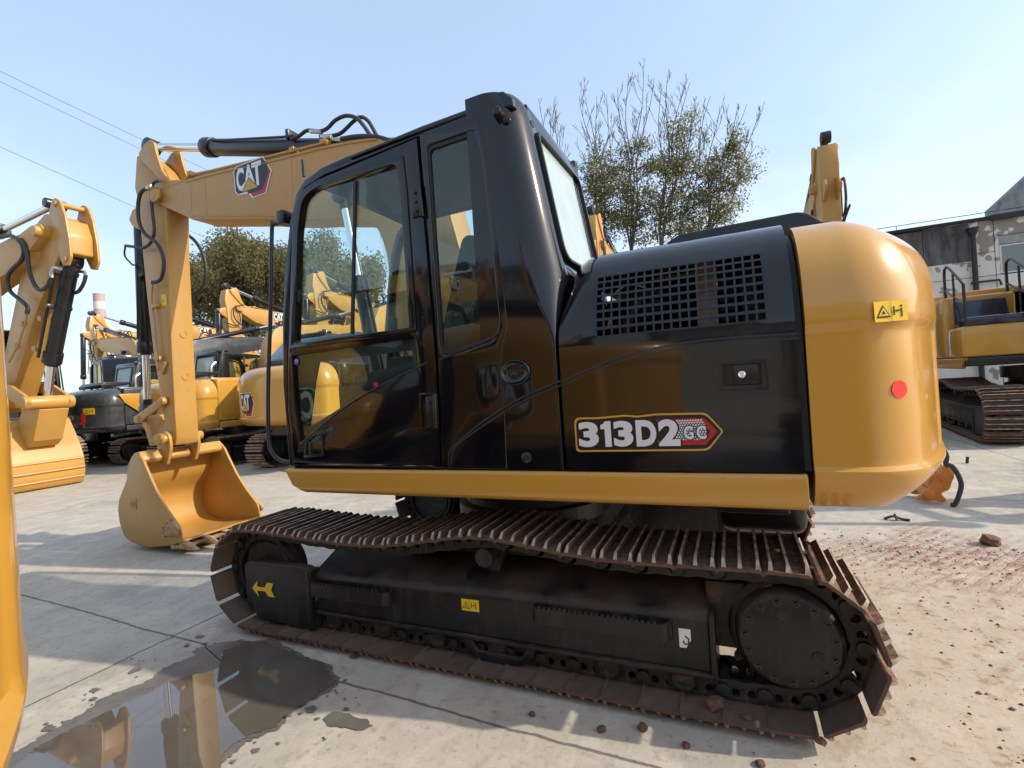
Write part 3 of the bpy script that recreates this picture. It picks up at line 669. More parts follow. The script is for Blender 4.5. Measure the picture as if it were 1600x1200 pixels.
cabroot.grid([[Vector(p) for p in r] for r in corner(YO, 1)]); cabroot.grid([[Vector(p) for p in r] for r in corner(3.25, -1)])
CAB = part('cab', cabroot, 'black_gloss', EX, 45)
# side frame (near): opening for the door and for the fixed rear window
door = S(YO, [(461, 722), (452, 640), (452, 560), (457, 400), (465, 330), (480, 298), (508, 278), (652, 217), (668, 400), (681, 560), (688, 727)])
door_open = S(YO, [(459, 726), (449, 640), (449, 560), (454, 400), (462, 326), (477, 293), (506, 274), (655, 212), (671, 400), (684, 560), (691, 729)])
side = S(YO, [(452, 728), (442, 600), (441, 500), (447, 400), (453, 345), (463, 309), (478, 288), (503, 269), (545, 252), (600, 231), (655, 209), (750, 172), (764, 250), (793, 508), (784, 548)]) + [(-1.03, CABZ)]
win2 = rnd(S(YO, [(666, 228), (742, 202), (753, 250), (781, 509), (769, 531), (694, 556), (687, 543)]), [.03, .03, .05, .05, .04, .04, .03], 5)
mb = holed(side, [door_open, win2], YO, YO + .05, .006, res=2); fr_ = part('side_frame', mb, 'black_gloss', CAB)
mb = holed([(p[0] * 1.0, p[1]) for p in win2], [[(cx_ + (x - cx_) * .93, cz_ + (z - cz_) * .965) for x, z in win2] for cx_, cz_ in [(sum(p[0] for p in win2) / len(win2), sum(p[1] for p in win2) / len(win2))]][0:1], YO + .006, YO + .03, .003); part('window_seal', mb, 'seal_rubber', CAB)
mb = MB(); mb.prism(win2, YO + .014, YO + .018); part('side_window', mb, 'window_glass', CAB, None)
ref = S(YO + .012, [(672, 262), (742, 232), (770, 495), (700, 532)])
# lower storage panel continuing the cab side to the engine door
# door with upper and lower glass
wup = rnd(S(YO, [(463, 537), (468, 360), (475, 310), (500, 291), (621, 256), (628, 300), (642, 512)]), [.02, .06, .06, .05, .03, .03, .02], 5)
wlo = rnd(S(YO, [(457, 556), (650, 527), (655, 572), (560, 625), (470, 692), (462, 640)]), [.02, .02, .03, .1, .02, .05], 5)
mb = holed(door, [wup, wlo], YO - .008, YO + .035, .005, res=2); DOOR = part('door', mb, 'black_gloss', CAB)
ringo = rnd(S(YO, [(456, 547), (460, 345), (470, 303), (497, 283), (631, 240), (638, 300), (653, 519)]), [.02, .06, .06, .05, .03, .03, .02], 5)
mb = holed(ringo, [wup], YO - .016, YO + .0, .004, res=2); part('window_frame', mb, 'black_gloss', CAB)
mb = MB(); mb.prism(wup, YO + .012, YO + .016); part('door_window', mb, 'window_glass', CAB, None)
mb = MB(); mb.prism(wlo, YO + .010, YO + .014); part('lower_door_window', mb, 'window_glass', CAB, None)
mb = MB(); a_, b_ = PY(554, 282, YO), PY(549, 522, YO); mb.tube([a_ + Vector((0, .008, 0)), b_ + Vector((0, .008, 0))], .011, 4); a_, b_ = PY(631, 262, YO), PY(642, 508, YO); mb.tube([a_ + Vector((0, .02, 0)), b_ + Vector((0, .02, 0))], .02, 4)
part('sliding_window_bar', mb, 'seal_rubber', CAB)
mb = MB(); p = PY(463, 463, YO); mb.box(p.x - .03, p.x + .02, YO - .006, YO + .03, p.z - .04, p.z + .04, .006); part('window_catch', mb, 'seal_rubber', CAB)
# inner door trim hides all but the clear wedge of the lower window
wedge = rnd(S(YO + .04, [(499, 565), (645, 547), (645, 566), (622, 571), (560, 586), (548, 598), (531, 638), (484, 668), (493, 596)]), .008, 3)
mb = holed([(x + (0), z) for x, z in S(YO + .04, [(455, 552), (656, 520), (660, 575), (560, 630), (468, 697)])], [wedge], YO + .036, YO + .050, .002); part('door_trim', mb, 'interior', CAB)
# hinges
for hp in (((657, 290), (663, 340), .05), ((682, 616), (684, 668), .04)):
    p = PY(*hp[0], YO); q = PY(*hp[1], YO); mb = MB(); mb.cyl((p.x, YO - .018, p.z), (q.x, YO - .018, q.z), .011, 12, bev=.002)
    mb.box(q.x - hp[2] - .015, q.x - .002, YO - .016, YO - .006, q.z + .005, p.z - .01, .003)
    for k in (.22, .5, .78): mb.cyl((q.x - hp[2] * .7, YO - .014, q.z + (p.z - q.z) * k), (q.x - hp[2] * .7, YO - .024, q.z + (p.z - q.z) * k), .008, 10, bev=.002)
    part('hinge', mb, 'black_satin', CAB)
fr2 = rnd(S(YO, [(657, 614), (686, 614), (688, 672), (660, 672)]), .008, 3); mb = holed(fr2, [[(cx_ + (x - cx_) * .75, cz_ + (z - cz_) * .86) for x, z in fr2] for cx_, cz_ in [(sum(p[0] for p in fr2) / len(fr2), sum(p[1] for p in fr2) / len(fr2))]], YO - .016, YO - .006, .003); part('hinge_recess', mb, 'black_gloss', CAB)
# recessed oval lock plate
p = PY(805, 582, YO - .003); mb = MB(); rows = []
for i, (k, d) in enumerate(((1.0, .002), (.97, -.006), (.90, -.008), (.82, -.001), (.7, .006), (.4, .010), (.001, .010))):
    rows.append([Vector((p.x + cos(t) * .078 * k, YO - .004 + d, p.z + sin(t) * .062 * k)) for t in [2 * pi * j / 40 for j in range(41)]])
mb.grid(rows); part('oval_lock_plate', mb, 'black_gloss', CAB, 60)
mb = MB(); mb.lathe((p.x - .006, YO + .0, p.z - .012), (0, -1, 0), [(-.004, .016), (.006, .015), (.008, .01)], 16); mb.box(p.x - .03, p.x + .02, YO - .004, YO + .004, p.z - .020, p.z - .004, .004); part('lock', mb, 'black_satin', CAB)
p = PY(823, 715, YO); mb = MB(); mb.lathe((p.x, YO, p.z), (0, -1, 0), [(-.01, .026), (.004, .026), (.008, .018), (.016, .018), (.018, .012), (.034, .012), (.036, .009), (.036, .0001)], 20); part('side_bolt', mb, 'black_satin', CAB)
# door lock, sill latch
p = PY(568, 605, YO); mb = MB(); mb.lathe((p.x, YO + .009, p.z), (0, -1, 0), [(0, .02), (.004, .02), (.006, .013), (.012, .013), (.012, .0001)], 16); part('door_lock', mb, 'black_satin', CAB)
lt = rnd(S(YO, [(477, 715), (480, 690), (496, 676), (508, 678), (508, 712)]), .012, 4); mb = holed(lt, [[(cx_ + (x - cx_) * .78, cz_ + (z - cz_) * .8) for x, z in lt] for cx_, cz_ in [(sum(p[0] for p in lt) / len(lt), sum(p[1] for p in lt) / len(lt))]], YO - .014, YO - .004, .003); mb.box(lt[0][0] + .03, lt[0][0] + .06, YO - .012, YO - .006, lt[0][1] + .015, lt[0][1] + .09, .003); part('door_handle', mb, 'black_satin', CAB)
def disc(name, u, v, r, m, parent, Y=None, d=.001):
    c = PY(u, v, Y or YO); mb = MB(); mb.cyl((c.x, c.y + .0005, c.z), (c.x, c.y - d, c.z), r, 28); return part(name, mb, m, parent, None)
disc('round_red_sticker', 587, 601, .014, 'red_decal', CAB, YO + .0092)
disc('number_sticker', 463, 565, .022, 'purple_decal', CAB, YO + .0092)
c = PY(463, 565, YO + .0080); tm = text2d('77', .02); a = bbox(tm); mb = MB(); mb.merge(fit(tm, -.014, .014, -.011, .011), frame(c, (1, 0, 0), (0, 0, 1)) @ Matrix.Diagonal((1, 1, .3, 1))); part('sticker_number', mb, 'white_decal', CAB, None)
# pressed crease lines
def crease(px, r=.009, Y=None, k=8):
    mb = MB(); mb.tube([PY(u, v, (Y or YO - .004) + .003) for u, v in px], r, 8, smooth=k); return mb
mb = crease([(470, 694), (500, 668), (545, 632), (600, 600), (655, 573), (668, 566)], .006, YO - .008); part('door_crease', mb, 'black_gloss', CAB, 60)
mb = crease([(686, 563), (720, 548), (760, 532), (776, 523), (781, 513)], .006); part('panel_crease', mb, 'black_gloss', CAB, 60)
for dv in (0, 7): mb = crease([(701 + dv * .6, 726), (703 + dv * .7, 706), (716 + dv * .5, 691), (760, 655 + dv), (810, 624 + dv), (850, 606 + dv), (877, 595 + dv)], .0055); part('panel_crease', mb, 'black_gloss', CAB, 60)
# lug and lamp on the rear pillar
p = PY(780, 182, 2.215); mb = MB(); mb.lathe(p + Vector((0, .03, 0)), (.1, -1, .1), [(0, .028), (.045, .026), (.055, .022), (.075, .022), (.08, .016), (.08, .0001)], 20); mb.lathe(p + Vector((.03, .02, -.02)), (.3, -1, -.1), [(0, .022), (.03, .02), (.035, .0001)], 16); part('rear_pillar_lug', mb, 'black_satin', CAB)
mb = MB(); p = Vector((-.87, 2.37, 2.80)); mb.lathe(p, (1, -.15, 0), [(0, .03), (.02, .028), (.025, .02), (.035, .018), (.035, .0001)], 18); part('rear_lamp', mb, 'black_satin', CAB)
mb = MB(); mb.box(-.93, -.86, 3.22, 3.28, 2.86, 2.96, .012); part('corner_lamp', mb, 'black_satin', CAB)
# rear wall with big window
def rmap(yn, yf): return lambda a, b, c: (RX(b) - .001 + (-c), a, b)
rwo = [(2.355, 2.0), (3.10, 2.0), (3.10, 2.895), (2.355, 2.895)]
rww = rnd([(2.375, 2.09), (3.10, 2.13), (3.10, 2.79), (2.39, 2.775)], [.09, .09, .05, .05], 6)
rww = rnd([(2.37, 2.10), (3.16, 2.13), (3.17, 2.80), (2.38, 2.78)], [.10, .12, .06, .06], 6)
mb = holed([(2.35, 1.98), (3.25, 1.98), (3.25, 2.90), (2.35, 2.90)], [rww], -.015, .015, .004, mapf=lambda a, b, c: (RX(max(b, 2.001)) - .016 + c, a, b)); part('rear_wall', mb, 'black_gloss', CAB)
cy_, cz_ = 2.77, 2.45
mb = holed(rww, [[(cy_ + (a - cy_) * .955, cz_ + (b - cz_) * .955) for a, b in rww]], -.012, .012, .004, mapf=lambda a, b, c: (RX(max(b, 2.001)) + .006 + c, a, b)); part('rear_window_seal', mb, 'seal_rubber', CAB)
mb = MB(); mb.prism(rww, 0, .004, map=lambda a, b, c: (RX(max(b, 2.001)) - .010 + c, a, b)); part('rear_window', mb, 'sky_pale_glass', CAB, None)
mb = MB(); mb.prism([(-2.50, 1.09), (-1.0, 1.09), (-1.0, 1.40), (-2.50, 1.25)], 3.21, 3.245); part('inner_side_wall', mb, 'black_satin', CAB)
# far side frame with window
fo = [(-2.47, 1.1), (-2.50, 1.6), (-2.44, 2.3), (-2.34, 2.68), (-2.1, 2.83), (-.95, 2.88), (-.78, 1.1)]
fw = rnd([(-2.42, 1.30), (-2.44, 1.7), (-2.38, 2.3), (-2.29, 2.65), (-2.09, 2.79), (-1.12, 2.80), (-1.05, 1.55), (-1.3, 1.42)], [.05, .1, .2, .1, .1, .14, .12, .1], 5)
mb = holed(fo, [fw], 3.222, 3.25, .004); part('far_side_frame', mb, 'black_satin', CAB)
mb = MB(); mb.prism(fw, 3.234, 3.237); part('far_window', mb, 'clear_glass', CAB, None)
# front: pillars come with the side plates; windscreen
fp = [(-2.475, 1.12), (-2.505, 1.5), (-2.49, 1.9), (-2.42, 2.36), (-2.34, 2.64), (-2.25, 2.77)]
mb = MB(); mb.grid([[Vector((x + .01, y, z)) for y in (2.25, 2.5, 2.9, 3.22)] for x, z in fp]); part('windscreen', mb, 'clear_glass', CAB, None)
mb = MB(); mb.box(-2.49, -2.45, 2.24, 3.24, 1.08, 1.15, .008); mb.box(-2.5, -1.0, 2.26, 3.22, 1.085, 1.10); part('cab_floor', mb, 'interior', CAB)
# interior: seat, console, levers, headliner
mb = MB(); mb.box(-2.0, -1.48, 2.45, 2.97, 1.50, 1.64, .05, seg=3); mb.prism(rnd([(-1.58, 1.60), (-1.36, 1.62), (-1.16, 2.30), (-1.32, 2.36)], .06), 2.45, 2.97, .05, 3); mb.box(-1.32, -1.15, 2.56, 2.86, 2.36, 2.56, .05, seg=3)
part('seat', mb, 'seat_fabric', CAB); mb = MB(); mb.box(-1.7, -1.35, 2.55, 2.87, 1.10, 1.5, .02)
for y in (2.36, 3.06): mb.box(-1.8, -1.2, y - .06, y + .06, 1.35, 1.70, .03); mb.tube([(-1.74, y, 1.68), (-1.77, y, 1.85)], .012, 8); mb.lathe((-1.77, y, 1.83), (0, 0, 1), [(0, .02), (.04, .028), (.09, .03), (.11, .015)], 14)
mb.prism([(-1.05, 1.1), (-.8, 1.1), (-.86, 2.02), (-1.0, 2.02)], 2.28, 3.2); part('console', mb, 'interior', CAB)
mb = MB(); mb.box(-1.85, -1.02, 2.28, 3.2, 2.80, 2.83); part('headliner', mb, 'interior', CAB)
# grab bar in front of the cab
mb = MB(); Yb = 2.26
mb.tube([PY(452, 345, Yb), PY(447, 347, Yb), PY(428, 350, Yb), PY(425, 356, Yb), PY(423, 480, Yb), PY(419, 600, Yb), PY(420, 685, Yb), PY(426, 708, Yb), PY(438, 719, Yb), PY(455, 722, Yb)], .0125, 10, smooth=4)
p = PY(446, 345, Yb); mb.box(p.x - .02, p.x + .04, 2.21, 2.29, p.z - .03, p.z + .05, .006); part('grab_bar', mb, 'black_satin', CAB)
mb = MB(); p = PY(474, 262, 2.5); mb.cyl((p.x, 2.5, p.z - .06), (p.x, 2.5, p.z + .05), .012, 10); part('front_marker', mb, 'black_satin', CAB)

# ---------- engine side door + hood (one curved shell with a real opening for the grille)
def sec(a):       # a in 0..1 : up the side, round the shoulder, onto the top
    zb = 1.60; A = .36; B = .53
    L1 = zb - CABZ; L2 = .72; L3 = .5; T = L1 + L2 + L3; d = a * T
    if d < L1: return YO - .003, CABZ + d
    if d < L1 + L2: t = (d - L1) / L2 * pi / 2; return YO - .003 + A * (1 - cos(t)), zb + B * sin(t)
    return YO - .003 + A + (d - L1 - L2), zb + B
def z2a(z):
    lo, hi = 0, .8
    for _ in range(40):
        m_ = (lo + hi) / 2
        if sec(m_)[1] < z: lo = m_
        else: hi = m_
    return lo
GX0, GX1 = -.548, .142; GA0, GA1 = z2a(1.685), z2a(1.975)
NXH, NAH = 48, 40
xs = [-.728, -.724, -.71, -.69, -.66] + [-.62 + (GX0 + .62) * i / 2 for i in range(2)] + [GX0 + (GX1 - GX0) * i / 16 for i in range(17)] + [GX1 + (.236 - GX1) * i / 4 for i in range(1, 5)]
aa = [z2a(1.6) * i / 6 for i in range(6)] + [z2a(1.6) + (GA0 - z2a(1.6)) * i / 3 for i in range(3)] + [GA0 + (GA1 - GA0) * i / 8 for i in range(9)] + [GA1 + (1 - GA1) * i / 16 for i in range(1, 17)]
def hoodp(x, a, inset=0):
    y, z = sec(a); k = max(0, (-.58 - x) / .15)        # front edge rolls down
    drop = .11 * k ** 2.2 * (1 if z > 1.7 else 0) * min(1, max(0, (z - 1.7) / .3)); e = .008 * (1 if x < -.727 else 0)
    return Vector((x, y + drop * .35 + e + inset, z - drop))
mb = MB(); V = [[hoodp(x, a) for a in aa] for x in xs]; n = len(aa); vv = [p for r in V for p in r]; ff = []
for i in range(len(xs) - 1):
    for j in range(n - 1):
        xm = (xs[i] + xs[i + 1]) / 2; am = (aa[j] + aa[j + 1]) / 2
        if GX0 < xm < GX1 and GA0 < am < GA1: continue
        ff.append([i * n + j, i * n + j + 1, (i + 1) * n + j + 1, (i + 1) * n + j])
mb.add(vv, ff)
# returned edges
mb.grid([[hoodp(xs[0], a) for a in aa], [hoodp(xs[0], a) + Vector((.004, .03, 0)) for a in aa]]); mb.grid([[hoodp(xs[-1], a) for a in aa], [hoodp(xs[-1], a) + Vector((0, .03, -.004)) for a in aa]])
HOOD = part('engine_door', mb, 'black_gloss', EX, 40)
# grille of crossing bars
mb = MB(); NC, NR = 19, 8
for i in range(NC + 1):
    x = GX0 + (GX1 - GX0) * i / NC; w_ = .0042 if 0 < i < NC else .006
    r0 = []; r1 = []
    for j in range(17): p = hoodp(x, GA0 + (GA1 - GA0) * j / 16); r0.append(p + Vector((-w_, 0.001, 0))); r1.append(p + Vector((w_, 0.001, 0)))
    mb.grid([[p + Vector((0, .006, 0)) for p in r0], r0, r1, [p + Vector((0, .006, 0)) for p in r1]])
for j in range(NR + 1):
    a0 = GA0 + (GA1 - GA0) * j / NR; da = .0032
    r0 = [hoodp(GX0 + (GX1 - GX0) * i / 8, a0 - da) for i in range(9)]; r1 = [hoodp(GX0 + (GX1 - GX0) * i / 8, a0 + da) for i in range(9)]
    mb.grid([[p + Vector((0, .008, -.001)) for p in r0], [p + Vector((0, .0005, 0)) for p in r0], [p + Vector((0, .0005, 0)) for p in r1], [p + Vector((0, .008, -.001)) for p in r1]])
part('grille', mb, 'black_satin', HOOD, None)
# things seen through it
mb = MB(); mb.box(-.13, -.04, 2.50, 2.95, 1.35, 2.05); mb2 = mb; part('air_filter_board', mb, 'tan_board', EX)
mb = MB()
for i in range(9): mb.box(-.03, .04, 2.52, 2.9, 1.55 + i * .045, 1.572 + i * .045, .003)
mb.cyl((-.5, 2.6, 1.75), (-.3, 2.6, 1.9), .07, 16); mb.tube([(-.52, 2.5, 1.5), (-.45, 2.45, 1.75), (-.35, 2.5, 1.9), (-.2, 2.6, 1.85)], .025, 10, smooth=4); mb.box(-.45, -.2, 2.7, 3.1, 1.3, 1.75, .02); mb.box(.06, .16, 2.5, 3.2, 1.4, 1.95, .01); part('engine_block', mb, 'grime', EX)
mb = MB(); mb.tube([(-.50, 2.46, 1.92), (-.42, 2.47, 1.95), (-.30, 2.55, 1.90)], .008, 8, smooth=4); mb.tube([(-.55, 2.45, 1.74), (-.53, 2.45, 1.80)], .012, 8); part('pipe', mb, 'bright_steel', EX)
mb = MB(); mb.box(-.72, .24, 3.25, 3.3, 1.09, 2.0); mb.box(-.735, -.725, 2.3, 3.3, 1.09, 1.98); part('engine_bulkhead', mb, 'interior', EX)
# crease lines over the engine door
for dv in (0, 7): mb = crease([(883, 594 + dv), (920, 577 + dv), (965, 559 + dv), (1020, 545 + dv), (1090, 533 + dv), (1160, 527 + dv), (1225, 523 + dv), (1248, 521 + dv)], .0055, YO - .002); part('panel_crease', mb, 'black_gloss', HOOD, 60)
# latch
lo_ = rnd(S(YO - .004, [(1122, 562), (1198, 559), (1202, 609), (1124, 611)]), .008, 3); li = rnd(S(YO - .004, [(1130, 570), (1189, 567), (1191, 601), (1131, 603)]), .006, 3)
mb = holed(lo_, [li], YO - .016, YO - .002, .004, res=2); LT = part('latch_frame', mb, 'black_satin', HOOD)
mb = MB(); lp = rnd(S(YO - .004, [(1145, 571), (1184, 569), (1186, 599), (1147, 601)]), .005, 3); mb.prism(lp, YO - .012, YO - .003, .003); part('latch_plate', mb, 'black_satin', HOOD)
mb = MB(); mb.prism(li, YO - .0045, YO - .0035); part('latch_recess', mb, 'seal_rubber', HOOD, None)
p = PY(1159, 585, YO - .012); mb = MB(); mb.lathe(p, (0, -1, 0), [(-.002, .0135), (.003, .0135), (.005, .011), (.0035, .009), (.0035, .0001)], 24); mb.box(p.x - .0015, p.x + .0015, p.y - .0055, p.y - .003, p.z - .006, p.z + .006); part('key_lock', mb, 'chrome', HOOD)
# model decal: gold rim, black inner rim, letters, badge
DY = YO - .006
A0 = PY(905, 700, DY); wd = (PY(1062, 700, DY).x - A0.x); ht = .128
def dec(pts, z0, z1): return flat2d(pts, z0, z1)
mb = MB(); MD = frame((A0.x, DY, A0.z - .003), (1, 0, .004), (0, 0, 1)); total = PY(1127, 700, DY).x - A0.x
for off, z, mi, gx in ((.036, .0004, 0, .015), (.019, .0011, 1, .007)):
    pl = rnd([(-gx, -gx), (total - .055 + gx * .4, -gx), (total + gx * .9, ht * .5), (total - .055 + gx * .4, ht + gx), (wd * .8, ht + gx + .004), (wd * .62, ht + gx - .003), (wd * .5, ht + gx + .004), (wd * .2, ht + gx - .003), (-gx, ht + gx)], [.02, .02, .01, .02, .01, .01, .01, .01, .03], 4)
    q = flat2d(pl, z, z + .0004); mb.merge(q, MD, mi)
red = flat2d([(wd * .80, .010), (total - .058, .010), (total - .010, ht * .5), (total - .058, ht - .008), (wd * .80, ht - .008)], .0017, .002); mb.merge(red, MD, 2)
red2 = flat2d([(wd * .80, .030), (total - .068, .030), (total - .036, ht * .5), (total - .068, ht - .028), (wd * .80, ht - .028)], .0021, .0024); mb.merge(red2, MD, 1)
hexs = MB()
for i in range(15):
    for j in range(9):
        hx = wd * .97 + i * .0105 + (j % 2) * .0052; hy = .034 + j * .0098
        if hx > total - .045 - abs(hy - ht * .5) * .5: continue
        hexs.merge(flat2d([(hx + .0043 * cos(k * pi / 3 + pi / 6), hy + .0043 * sin(k * pi / 3 + pi / 6)) for k in range(6)], .0025, .0028), None, 3)
mb.merge(hexs, MD)
ONE = lambda g: flat2d([(.0 - g, .70 - g), (.0 - g, .86 + g * .2), (.20, .90), (.36, 1.0 + g), (.78 + g, 1.0 + g), (.78 + g, 0 - g), (.30 - g, 0 - g), (.30 - g, .70 - g)], 0, .0004)
xs_ = [(0, .225), (.235, .355), (.365, .575), (.59, .80), (.805, 1.02)]
for (a, b), ch in zip(xs_, '313D2'):
    g0 = ONE(.0) if ch == '1' else text2d(ch, .062, .0004); g1 = ONE(.0) if ch == '1' else text2d(ch, .05, .0004)
    mb.merge(fit(g0, a * wd - .004, b * wd + .004, .001, ht - .001, 1, .0030), MD)
    mb.merge(fit(g1, a * wd + .003, b * wd - .003, .007, ht - .007, 3, .0042), MD)
for (a, b), ch in zip([(1.04, 1.145), (1.155, 1.26)], 'GC'):
    mb.merge(fit(text2d(ch, .05, .0003), a * wd, b * wd, .030, ht - .034, 1, .0050), MD); mb.merge(fit(text2d(ch, .03, .0003), a * wd + .004, b * wd - .004, .034, ht - .038, 3, .0058), MD)
mb2 = MB(); MDs = MD.copy(); part('model_decal', mb, ['gold_decal', 'black_decal', 'red_decal', 'silver_decal'], HOOD, None)
# hood top, raised cover
mb = MB(); mb.box(-.72, .24, 3.0, 4.45, 2.04, 2.13, .02); mb.box(-.74, .24, 4.2, 4.64, 1.09, 2.1, .05, seg=4); part('hood_top', mb, 'black_gloss', EX)
mb = MB(); mb.prism(rnd(S(3.0, [(1036, 388), (1044, 376), (1062, 365), (1245, 330), (1262, 331), (1292, 348), (1292, 375)]), [0, .02, .02, .03, .03, .01, 0], 3), 3.0, 4.1, .02, 3); part('raised_hood_cover', mb, 'black_satin', EX)
gp_ = [(sec(k / 14)[0] + .035, sec(k / 14)[1] - .04 * (k > 4)) for k in range(15)] + [(4.5, 2.08), (4.5, 1.08)]
mb = MB(); mb.prism(gp_, .20, .262, map=lambda a, b, c: (c, a, b)); part('rear_gap_frame', mb, 'seal_rubber', EX)
# right-hand side of the machine (turned away here, seen on its sisters): tool box, tank, rails
mb = MB(); mb.box(-2.48, -1.62, 3.86, 4.66, 1.085, 1.50, .04, seg=3); part('tool_box', mb, 'yellow_paint', EX)
mb = MB(); mb.box(-1.60, -.76, 3.86, 4.66, 1.085, 1.98, .05, seg=3); part('fuel_tank', mb, 'yellow_paint', EX)
mb = MB(); mb.box(-2.44, -1.9, 3.92, 4.60, 1.50, 1.62, .02); mb.prism([(-1.9, 1.5), (-1.62, 1.5), (-1.62, 1.9), (-1.72, 1.9)], 4.0, 4.55, .02); part('walkway_step', mb, 'navy_paint', EX)
mb = MB()
for y in (3.92, 4.6):
    mb = MB(); mb.tube([(-2.42, y, 1.5), (-2.42, y, 2.0), (-2.36, y, 2.1), (-1.75, y, 2.4), (-1.62, y, 2.42), (-1.5, y, 2.35), (-1.5, y, 1.95)], .018, 8, smooth=4); mb.tube([(-2.42, y, 1.8), (-1.5, y, 2.1)], .014, 8); mb.tube([(-1.95, y, 1.55), (-1.95, y, 2.28)], .014, 8)
    part('hand_rail', mb, 'black_satin', EX)

# ---------- counterweight
SW = Vector((-1.4, 3.435)); R = 2.335; rc = .28
fc = Vector((SW.x + sqrt((R - rc) ** 2 - (SW.y - 2.198 - rc) ** 2), 2.198 + rc)); aend = atan2(fc.y - SW.y, fc.x - SW.x)
plan = []
for i in range(8): plan.append((Vector((.268 + (fc.x - .268) * i / 8, 2.198)), Vector((0, -1)), 0))
for i in range(26): t = -pi / 2 + (aend + pi / 2) * i / 26; plan.append((fc + Vector((cos(t), sin(t))) * rc, Vector((cos(t), sin(t))), 0))
NB = 120
for i in range(NB + 1): t = aend + (-2 * aend) * i / NB; plan.append((SW + Vector((cos(t), sin(t))) * R, Vector((cos(t), sin(t))), 0))
half = plan[:34]
for p, nn, _ in half[::-1]: plan.append((Vector((p.x, 2 * SW.y - p.y)), Vector((nn.x, -nn.y)), 0))
arc = [0]
for a, b in zip(plan, plan[1:]): arc.append(arc[-1] + (b[0] - a[0]).length)
AT = arc[-1]
def sm(x, a, b): t = min(1, max(0, (x - a) / (b - a))); return t * t * (3 - 2 * t)
def cwp(i, z_t):
    """z_t in 0..1 over the section (bottom -> side -> crown)"""
    p, nn, _ = plan[i]; s_ = arc[i]
    back = sm(s_, .1, 1.0) * sm(AT - s_, .1, 1.0)
    L1 = .15; L2 = .55; L3 = .80; d = z_t * (L1 + L2 + L3)
    zb = .935
    if d < L1:
        k = d / L1; z = zb + L1 * k; ins = (.10 + .07 * back) * (1 - k) ** 1.8 + .004 * (1 - k)
        ins += .0
    elif d < L1 + L2: z = zb + d; ins = 0
    else:
        t = (d - L1 - L2) / L3 * pi / 2; A = .40 + .06 * back; B = .478; z = zb + L1 + L2 + B * sin(t) ** (.92 - .14 * back); ins = A * (1 - cos(t)) ** (1.1 + .4 * back)
    # pressed panel
    z1 = 1.645 + .0 * back
    rec = sm(z, 1.088, 1.112) * (1 - sm(z, z1 - .03, z1 + .01)) * (1 - sm(s_, 1.02, 1.10) * (1 - sm(s_, AT - 1.10, AT - 1.02)))
    ins += .020 * rec
    if abs(z - 1.083) < .012: ins -= .004
    return Vector((max(.262, p.x - nn.x * ins), p.y - nn.y * ins, z))
NZ = 96
rows = [[cwp(i, k / NZ) for i in range(len(plan))] for k in range(NZ + 1)]
mb = MB(); mb.grid(rows)
top = rows[-1]; bot = rows[0]; n = len(plan)
mb.add(top, [list(range(n))]); mb.add(bot, [list(range(n))[::-1]])
edge0 = [r[0] for r in rows]; edge1 = [r[-1] for r in rows]; mb.add([p for p in edge0] + [p for p in edge1], [[i, i + 1, len(rows) + i + 1, len(rows) + i] for i in range(len(rows) - 1)])
CW = part('counterweight', mb, 'yellow_paint', EX, 38)
CWG = [(i, k, rows[k][i]) for i in range(0, len(plan)) for k in range(NZ + 1)]
def project(p):
    d = p - EYE; z = d.dot(CF); return (800 + FPX * d.dot(CX) / z, 600 - FPX * d.dot(CU) / z)
def cw_near(u, v):
    best = None
    for i, k, p in CWG:
        if plan[i][1].dot(p.to_2d()) > 0: continue
        a, b = project(p); d = (a - u) ** 2 + (b - v) ** 2
        if best is None or d < best[0]: best = (d, i, k)
    _, i, k = best; i = min(max(i, 1), len(plan) - 2); k = min(max(k, 1), NZ - 1)
    p = rows[k][i]; tx = (rows[k][i + 1] - rows[k][i - 1]).normalized(); tz = (rows[k + 1][i] - rows[k - 1][i]).normalized(); nn = tx.cross(tz)
    return p, tx, tz, nn
def wrap_on_cw(mb2d, c, tx, tz, lift=.001):
    """bend a flat decal over the counterweight skin"""
    nn = tx.cross(tz).normalized(); o = MB()
    for p in mb2d.v: o.v.append(c + tx * p.x + tz * p.y + nn * (p.z + lift) - nn * (p.x ** 2) / (2 * .9))
    o.f = mb2d.f; o.mi = mb2d.mi; return o
def cut_strip(mb): return mb
c, tx, tz, nn = cw_near(1405, 609); d_ = MB(); d_.add([(cos(t) * .033, sin(t) * .033, .0006) for t in [2 * pi * i / 32 for i in range(32)]], [list(range(32))]); d_.add([(cos(t) * .033, sin(t) * .033, -.002) for t in [2 * pi * i / 32 for i in range(32)]] + [(cos(t) * .033, sin(t) * .033, .0006) for t in [2 * pi * i / 32 for i in range(32)]], [[i, (i + 1) % 32, 32 + (i + 1) % 32, 32 + i] for i in range(32)])
part('round_red_sticker', wrap_on_cw(d_, c, tx, tz, .0015), 'bright_red', CW, None)
c, tx, tz, nn = cw_near(1389, 483); wm = warning_mb(.125, .075); wm2 = MB(); wm2.merge(wm, Matrix.Translation((-.0625, -.0375, 0))); part('warning_label', wrap_on_cw(wm2, c, tx, tz, .004), ['warning_yellow', 'black_decal'], CW, None)

